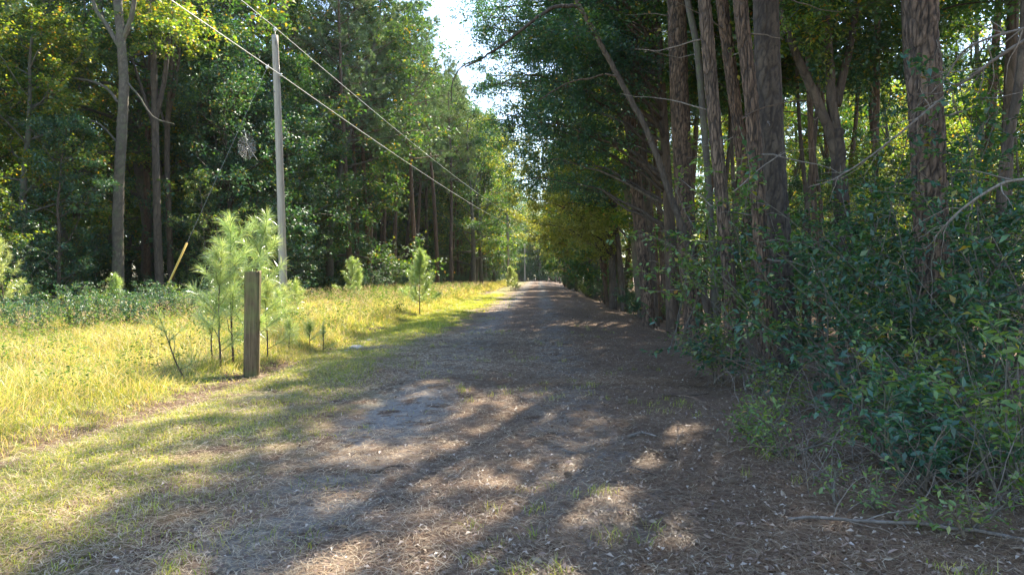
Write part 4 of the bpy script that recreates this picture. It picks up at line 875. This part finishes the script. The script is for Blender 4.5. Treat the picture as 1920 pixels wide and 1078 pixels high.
a0 = a1+np.array([-.56, -6.4, 0])*7.0; b0 = b1+np.array([-.50, -6.4, 0])*7.0
cable('upper bright power wire carried on the pole tops', [a0, a1, a2, a3], [.1, .45, .4], .011, None)
cable('lower power wire attached to the side of the poles', [b0, b1, b2, b3], [.1, .35, .4], .015, None)
# guy wire
ga = px3(507, 122, Yp-.1); gb = px3(283, 592, 22.0); gb[2] = hz(gb[0], gb[1]); e = empty('guy_wire', gb); tag(e, 'slanting guy wire with a yellow guard, left of the utility pole', 'guy wire')
m = MB(); tube(m, np.linspace(ga-gb, gb*0, 12), .0045, 6); link('strand', m.mesh('strand', M['steel'], True), e)
v = norm(ga-gb); m = MB(); tube(m, [v*.15, v*2.75], .032, 10); link('guard', m.mesh('guard', M['yellow'], True), e)
m = MB(); lathe(m, [(.001, -.06), (.04, -.05), (.05, 0), (.04, .05), (.001, .06)], (ga-gb)*.985); link('insulator', m.mesh('insulator', M['porcelain'], True), e)
# spider web
c = px3(465, 276, 21.0); mb = MB(); rg = np.random.default_rng(3); nr = 15; tips = []
for k in range(nr):
    a = k*2*math.pi/nr+rg.normal(0, .06); tips.append(np.array([math.cos(a)*.30*rg.uniform(.85, 1.1), rg.normal(0, .01), math.sin(a)*.40*rg.uniform(.85, 1.1)])); tube(mb, [tips[-1]*.0, tips[-1]], .0009, 3)
for q in np.linspace(.12, .95, 15):
    ring = [tips[k % nr]*q for k in range(nr+1)]; tube(mb, ring, .0008, 3, False)
tube(mb, [np.array([-.08, 0, .55]), np.array([.0, 0, .1]), np.array([.32, 0, -.42])], .003, 4)
o = link('spider_web', mb.mesh('spider_web', M['silk']), None, c); tag(o, 'pale round spider web catching light between guy wire and utility pole', 'spider web')

# ------------------------------------------------------------------ grass and ground cover (stuff)
def pts_uv(n, u0, u1, y0, y1, power=1.0):
    y = y0+(y1-y0)*rng.uniform(0, 1, n)**power; u = rng.uniform(u0, u1, n); return u, y
def vnoise(x, y, s, k=0):
    x = x*s+k*17.3; y = y*s+k*9.1; xi = np.floor(x).astype(int); yi = np.floor(y).astype(int); fx = x-xi; fy = y-yi
    h = lambda a, b: (np.sin(a*127.1+b*311.7+k)*43758.5453) % 1.0
    fx = fx*fx*(3-2*fx); fy = fy*fy*(3-2*fy)
    return (h(xi, yi)*(1-fx)+h(xi+1, yi)*fx)*(1-fy)+(h(xi, yi+1)*(1-fx)+h(xi+1, yi+1)*fx)*fy
def keep(u, y, m): return u[m], y[m]
def inview(u, y, pad=150):
    px = 960+(u+AX*y)/np.maximum(y, .1)*1280; return (px > -pad) & (px < 1920+pad)
def grass_block(mb, n, y0, y1, hs, wd, umax=None, power=1.0, segs=3, uin=-4.4):
    ue = np.array([edgeL(v_) for v_ in np.linspace(0, 200, 50)]); 
    y = y0+(y1-y0)*rng.uniform(0, 1, n)**power; lo = np.interp(y, np.linspace(0, 200, 50), ue)-2
    u = lo+(uin+.5*(vnoise(y, y*0, .9)-.5)*1.6-lo)*rng.uniform(0, 1, n); u = u+0.0
    m = inview(u, y); u, y = u[m], y[m]; x = u+AX*y
    clump = vnoise(x, y, 1.6, 1)*.6+vnoise(x, y, .5, 2)*.6; clump = clump*.75+.35*vnoise(x, y, 4.2, 6)-.02; m = rng.uniform(0, 1, len(u)) < .08+clump**1.5*1.5; u, y, x, clump = u[m], y[m], x[m], clump[m]
    near = sstep(0, 1.2, uin-u)
    h = hs*(.35+.65*near)*rng.uniform(.5, 1.15, len(u))*(.3+1.0*clump); ln = rng.normal(0, .62, (len(u), 2))*h[:, None]; ln[:, 0] += .1*h
    blades(mb, np.stack([x, y, hgt(x, y)-.02], 1), h, ln, wd*rng.uniform(.7, 1.3, len(u))*np.clip(y/9, .8, 8)**.75, rng, segs)
mb = MB(); grass_block(mb, 150000, 3, 16, .40, .0055, segs=3); grass_block(mb, 110000, 14, 45, .5, .0075, segs=2); grass_block(mb, 80000, 40, 170, .6, .009, power=1.3, segs=2)
tag(link('tall_grass', mb.mesh('tall_grass', M['grass'])), 'tall yellow-green and straw-coloured grass filling the sunlit left verge', 'grass', kind='stuff')
# seed heads
mb = MB(); n = 3600; y = 4+70*rng.uniform(0, 1, n)**1.8; u = rng.uniform(-15, -4.9, n); m = inview(u, y) & (u > np.interp(y, [25, 55, 85], [-15, -11, -8])); u, y = u[m], y[m]; x = u+AX*y; h = rng.uniform(.5, .85, len(u)); lean = rng.normal(0, .12, (len(u), 2))
root = np.stack([x, y, hgt(x, y)], 1); blades(mb, root, h, lean, .003*np.clip(y/8, 1, 6)**.7, rng, 2)
tip = root+np.stack([lean[:, 0], lean[:, 1], h*.85], 1); k = 9; idx = np.repeat(np.arange(len(u)), k); p = tip[idx]+rng.normal(0, 1, (len(idx), 3))*np.array([.018, .018, .06]); sz = .016*np.clip(y[idx]/8, 1, 5)**.6
leaves(mb, p, rng.normal(0, .6, (len(idx), 3))+np.array([0, 0, .6]), rng.normal(0, 1, (len(idx), 3)), sz*1.6, sz*.6)
tag(link('seed_heads', mb.mesh('seed_heads', M['seed'])), 'pale fluffy seed heads rising above the tall grass', 'grass', kind='stuff')
# leafy weeds in the verge
mb = MB(); n = 3600; y = 5+60*rng.uniform(0, 1, n)**1.5; lo = np.array([edgeL(v_) for v_ in y]); u = lo+(-5.0-lo)*rng.uniform(0, 1, n)**1.5; m = inview(u, y) & (vnoise(u, y, .7, 5) > .42); u, y = u[m], y[m]; x = u+AX*y
k = 34; idx = np.repeat(np.arange(len(u)), k); hh = rng.uniform(.3, .8, len(u)); t = rng.uniform(0, 1, len(idx)); p = np.stack([x, y, hgt(x, y)], 1)[idx]+np.stack([rng.normal(0, .10, len(idx)), rng.normal(0, .10, len(idx)), hh[idx]*(.15+.85*t)], 1)
sz = .035*np.clip(y[idx]/10, .8, 4)**.5; d = rng.normal(0, 1, (len(idx), 3)); d[:, 2] = d[:, 2]*.4; leaves(mb, p, d, rng.normal(0, .5, (len(idx), 3))+np.array([0, 0, 1]), sz*1.7, sz*.7)
blades(mb, np.stack([x, y, hgt(x, y)], 1), hh, rng.normal(0, .05, (len(x), 2)), np.full(len(x), .006), rng, 2)
tag(link('leafy_weeds', mb.mesh('leafy_weeds', M['weed'])), 'leafy green weeds mixed into the verge and the wood edge', 'weeds', kind='stuff')
# short turf between the tall grass and the road
mb = MB(); n = 190000; y = 3+50*rng.uniform(0, 1, n)**1.7; u = rng.uniform(-5.2, -1.2, n); x = u+AX*y
cl = vnoise(x, y, 1.1, 7)*.55+vnoise(x, y, 3.2, 8)*.45; den = sstep(-1.9, -3.3, u+.0)*.9; den = sstep(1.9, 3.3, -u)
rim = 1-.9*np.exp(-((u+4.35)/.35)**2)*(y < 12)
m = inview(u, y) & (rng.uniform(0, 1, n) < rim*sstep(.58-.38*den, .80-.42*den, cl)*(.15+.85*den)); u, y, x = u[m], y[m], x[m]
h = rng.uniform(.03, .10, len(u)); blades(mb, np.stack([x, y, hgt(x, y)-.005], 1), h, rng.normal(0, .8, (len(u), 2))*h[:, None], .006*np.clip(y/6, .8, 6)**.8*rng.uniform(.7, 1.2, len(u)), rng, 2)
# sparse tufts on the road itself
n = 420; yy = 3.2+16*rng.uniform(0, 1, n)**1.5; uu = rng.uniform(-2.6, 2.2, n); m = vnoise(uu, yy, .9, 3) > .55; yy, uu = yy[m], uu[m]; idx = np.repeat(np.arange(len(uu)), 16)
x = uu[idx]+AX*yy[idx]+rng.normal(0, .035, len(idx)); y = yy[idx]+rng.normal(0, .035, len(idx)); h = rng.uniform(.03, .11, len(idx)); blades(mb, np.stack([x, y, hgt(x, y)], 1), h, rng.normal(0, .45, (len(idx), 2))*h[:, None], np.full(len(idx), .005), rng, 2)
tag(link('short_grass', mb.mesh('short_grass', M['turf'])), 'short bright grass and thin tufts along the left road edge', 'grass', kind='stuff')
# fallen needles: thin curved slivers lying about
def slivers(mb, u, y, L, wd, lift=.02, curl=.15):
    n = len(u); x = u+AX*y; az = rng.uniform(0, 6.283, n); d = np.stack([np.cos(az), np.sin(az), rng.normal(0, .10, n)], 1); s = np.stack([-np.sin(az), np.cos(az), 0*az], 1)
    z = hgt(x, y)+.010+rng.uniform(0, lift, n); p = np.stack([x, y, z], 1); L = (L*rng.uniform(.5, 1.2, n))[:, None]; wd = np.broadcast_to(np.asarray(wd), (n,))[:, None]
    a = p-d*L*.5; b = p+d*L*.5; mid = p+s*L*curl*rng.normal(0, 1, (n, 1))+np.array([0, 0, .004])
    s2 = s*wd*.5; V = np.stack([a-s2, a+s2, mid+s2, mid-s2, b+s2*.5, b-s2*.5], 1).reshape(-1, 3); q = (np.arange(n)*6)[:, None]
    off = mb.n; mb.add(V, q+np.array([[0, 1, 2, 3]])); mb.f.append(q+np.array([[3, 2, 4, 5]])+off)
mb = MB()
for n, y0, y1, pw, wd in ((110000, 3.1, 10, 1.5, .0028), (70000, 9, 30, 1.3, .007)):
    y = y0+(y1-y0)*rng.uniform(0, 1, n)**pw; u = rng.normal(1.2, 2.6, n); m = inview(u, y, 40) & (u > -4.6) & (u < 9); m &= rng.uniform(0, 1, n) > .75*np.exp(-((u+1.5)/.55)**2)*(vnoise(u, y, .6, 9) > .45); m &= rng.uniform(0, 1, n) > .9*np.exp(-((u+1.55)/.6)**2-((y-7.7)/1.3)**2); slivers(mb, u[m], y[m], .13, wd*rng.uniform(.7, 1.3, m.sum()))
tag(link('pine_straw', mb.mesh('pine_straw', M['litter'])), 'brown fallen pine needles strewn over the road and forest edge', 'pine needles', kind='stuff')
mb = MB(); n = 60000; y = 3.1+14*rng.uniform(0, 1, n)**1.6; u = rng.normal(-2.4, 1.7, n); m = inview(u, y, 40) & (u > -5.6) & (rng.uniform(0, 1, n) > .9*np.exp(-((u+1.55)/.6)**2-((y-7.7)/1.3)**2)); slivers(mb, u[m], y[m], .10, .0035*np.clip(y[m]/5, .8, 3), .03, .2)
tag(link('dry_straw', mb.mesh('dry_straw', M['straw'])), 'pale dry grass stalks lying along the left half of the road', 'straw', kind='stuff')
# small flat leaf litter
mb = MB(); n = 24000; y = 3.1+30*rng.uniform(0, 1, n)**1.8; u = rng.normal(1.4, 2.4, n); m = inview(u, y, 40) & (u > -4) & (u < 9); u, y = u[m], y[m]; x = u+AX*y; p = np.stack([x, y, hgt(x, y)+.02+rng.uniform(0, .012, len(x))], 1)
d = rng.normal(0, 1, (len(x), 3)); d[:, 2] *= .15; nr = rng.normal(0, .22, (len(x), 3)); nr[:, 2] += 1; s = rng.uniform(.018, .05, len(x)); leaves(mb, p, d, nr, s, s*.45, .25)
tag(link('leaf_litter', mb.mesh('leaf_litter', M['dead_leaf'])), 'small dead leaves scattered over the brown needle bed', 'leaf litter', kind='stuff')

# larger fallen leaves, one object each
fl = [leaf_mesh(M['dead_leaf'], .10, .04, 'fallen_leaf'), leaf_mesh(M['dead_leaf'], .085, .045, 'fallen_leaf')]
cnt = 0
for _ in range(600):
    y = 3.3+5.5*rs.random()**1.6; u = rs.gauss(.9, 1.4); x = u+AX*y
    if not (-1.8 < u < 3.2) or abs(x/y) > .74: continue
    o = link('fallen_leaf', fl[cnt % 2], None, (x, y, hz(x, y)+.03)); o.rotation_euler = (rs.gauss(0, .35)+(math.pi if rs.random() < .4 else 0), rs.gauss(0, .25), rs.uniform(0, 6.3)); s = rs.uniform(.45, .8); o.scale = (s,)*3
    wh = ('left' if u < .2 else 'middle' if u < 1.5 else 'right'); tag(o, f'curled tan dead leaf lying on the {wh} of the {"near" if y < 5 else "farther"} needle-strewn road', 'fallen leaf', f'dead leaves on the road, {wh}, {"near" if y < 5 else "farther"}')
    cnt += 1
    if cnt >= 190: break
# pine cones
cmb = MB()
for k in range(70):
    t = k/70; a = k*2.4; r_ = .032*math.sin(math.pi*(.12+.85*t))+.004; zc = .09*t; d = np.array([math.cos(a), math.sin(a), 0]); c = d*r_+np.array([0, 0, zc]); s_ = np.array([-d[1], d[0], 0])*.009
    cmb.add([d*r_*.3+[0, 0, zc], c-s_, c+d*.010+[0, 0, .010], c+s_], [(0, 1, 2, 3)])
lathe(cmb, [(.001, 0), (.02, .015), (.022, .05), (.001, .09)], (0, 0, 0), 'z', 8); cone = cmb.mesh('pine_cone', M['cone'])
cones = [(1035, 878), (1072, 902), (1280, 1010), (1090, 720), (1180, 742), (1040, 650), (760, 705), (1340, 850), (1075, 600), (1100, 596), (1155, 655)]
for k, (a, b) in enumerate(cones):
    Y = CAM_H*1280/(b-515); x = gx(a, Y); o = link('pine_cone', cone, None, (x, Y, hz(x, Y)+.022)); o.rotation_euler = (R(80), rs.uniform(0, 6.3), rs.uniform(0, 6.3)); s = .6+.25*rs.random(); o.scale = (s,)*3
    wh = ['the sunlit patch in the foreground', 'the right road edge', 'the road centre', 'the far half of the road'][0 if b > 900 else 1 if a > 1150 else 2 if b > 740 else 3]; tag(o, f'dark open pine cone lying near {wh}', 'pine cone', f'pine cones near {wh}')
# short fallen sticks on the road
sticks = [([(700, 900), (730, 886), (765, 882)], 4, 'thin dark stick lying left of the road centre'), ([(1055, 845), (1085, 852), (1118, 846)], 4, 'pale curved twig lying on the road before the sunlit patch'),
          ([(1185, 888), (1210, 896), (1232, 905)], 3, 'pale straight twig lying on the right of the road'), ([(650, 1022), (690, 1012), (745, 1018)], 5, 'grey stick at the bottom of the road'),
          ([(30, 1050), (70, 1040), (105, 1034)], 5, 'dark stick in the dry straw at the lower left corner'), ([(645, 985), (660, 972), (690, 970)], 4, 'curved dark stick left of the foreground grass tufts'),
          ([(545, 1018), (570, 1022), (592, 1030)], 7, 'short bark chip on the shaded road at bottom left'), ([(1180, 830), (1205, 823), (1232, 830)], 7, 'dark rotten stick on the right of the road'), ([(1240, 750), (1290, 752), (1330, 748)], 4, 'thin grey stick at the right road edge')]
for k, (pp, w_, lb) in enumerate(sticks):
    Yk = CAM_H*1280/(pp[1][1]-515); P = []
    for a, b in pp: Y = CAM_H*1280/(b-515); x = gx(a, Y); P.append([x, Y, hz(x, Y)+.03])
    P = np.array(P); c = P[0].copy(); mb = MB(); tube(mb, smooth_path(P-c, 16), np.linspace(w_, w_*.5, 16)/1280*Yk/2, 7); o = link('fallen_stick', mb.mesh('fallen_stick', M['twig' if k % 2 else 'dark_bark'], True), None, c); tag(o, lb, 'stick')
# pale stones at the road edge
for k, (a, b, s, lb) in enumerate([(694, 636, .10, 'pale stone at the left road edge beyond the post'), (668, 650, .16, 'larger pale stone just left of the other one'), (650, 655, .08, 'small pale stone nearest the tall grass')]):
    Y = CAM_H*1280/(b-515); x = gx(a, Y); me = bpy.data.meshes.new('stone'); import bmesh; bm = bmesh.new(); bmesh.ops.create_icosphere(bm, subdivisions=3, radius=s)
    for v_ in bm.verts: v_.co *= 1+.35*noise.noise(v_.co*9+Vector((k*5, 0, 0))); v_.co.z *= .35
    bm.to_mesh(me); me.materials.append(M['stone']); tag(link('stone', me, None, (x, Y, hz(x, Y)+.01)), lb, 'stone')
# thin morning haze between the trees
hm, ht = mat_new('haze'); pv = N(ht, 'ShaderNodeVolumePrincipled'); pv.inputs['Density'].default_value = .00012; pv.inputs['Color'].default_value = (.86, .92, 1, 1); pv.inputs['Anisotropy'].default_value = .45
ho = N(ht, 'ShaderNodeOutputMaterial'); ht.links.new(pv.outputs[0], ho.inputs['Volume'])
mb = MB(); box(mb, (0, 440, 24), (1300, 1500, 52.2)); tag(link('haze', mb.mesh('haze', hm)), kind='stuff')
ORD = ['leftmost', 'second from left', 'third from left', 'fourth from left', 'fifth from left', 'sixth from left', 'seventh from left', 'eighth from left', 'ninth from left', 'tenth from left', 'eleventh from left', 'twelfth from left']
ORD += [w_+' from left' for w_ in 'thirteenth fourteenth fifteenth sixteenth seventeenth eighteenth nineteenth twentieth'.split()]+['twenty-'+w_+' from left' for w_ in 'first second third fourth fifth sixth seventh eighth ninth'.split()]
by = {}
for o in bpy.data.objects:
    if o.parent is None and o.get('category') in ('tree', 'pine tree', 'shrub') and 'out of frame' not in o.get('label', 'out of frame'): by.setdefault(o['label'], []).append(o)
for lb, os_ in by.items():
    if 1 < len(os_) <= 29:
        for k, o in enumerate(sorted(os_, key=lambda q: q.location.x/q.location.y)): o['label'] = (lb+', '+ORD[k] if k < len(os_)-1 else lb+', rightmost')
tot = sum(len(m_.polygons) for m_ in bpy.data.meshes); print('polys', tot, 'objects', len(bpy.data.objects))
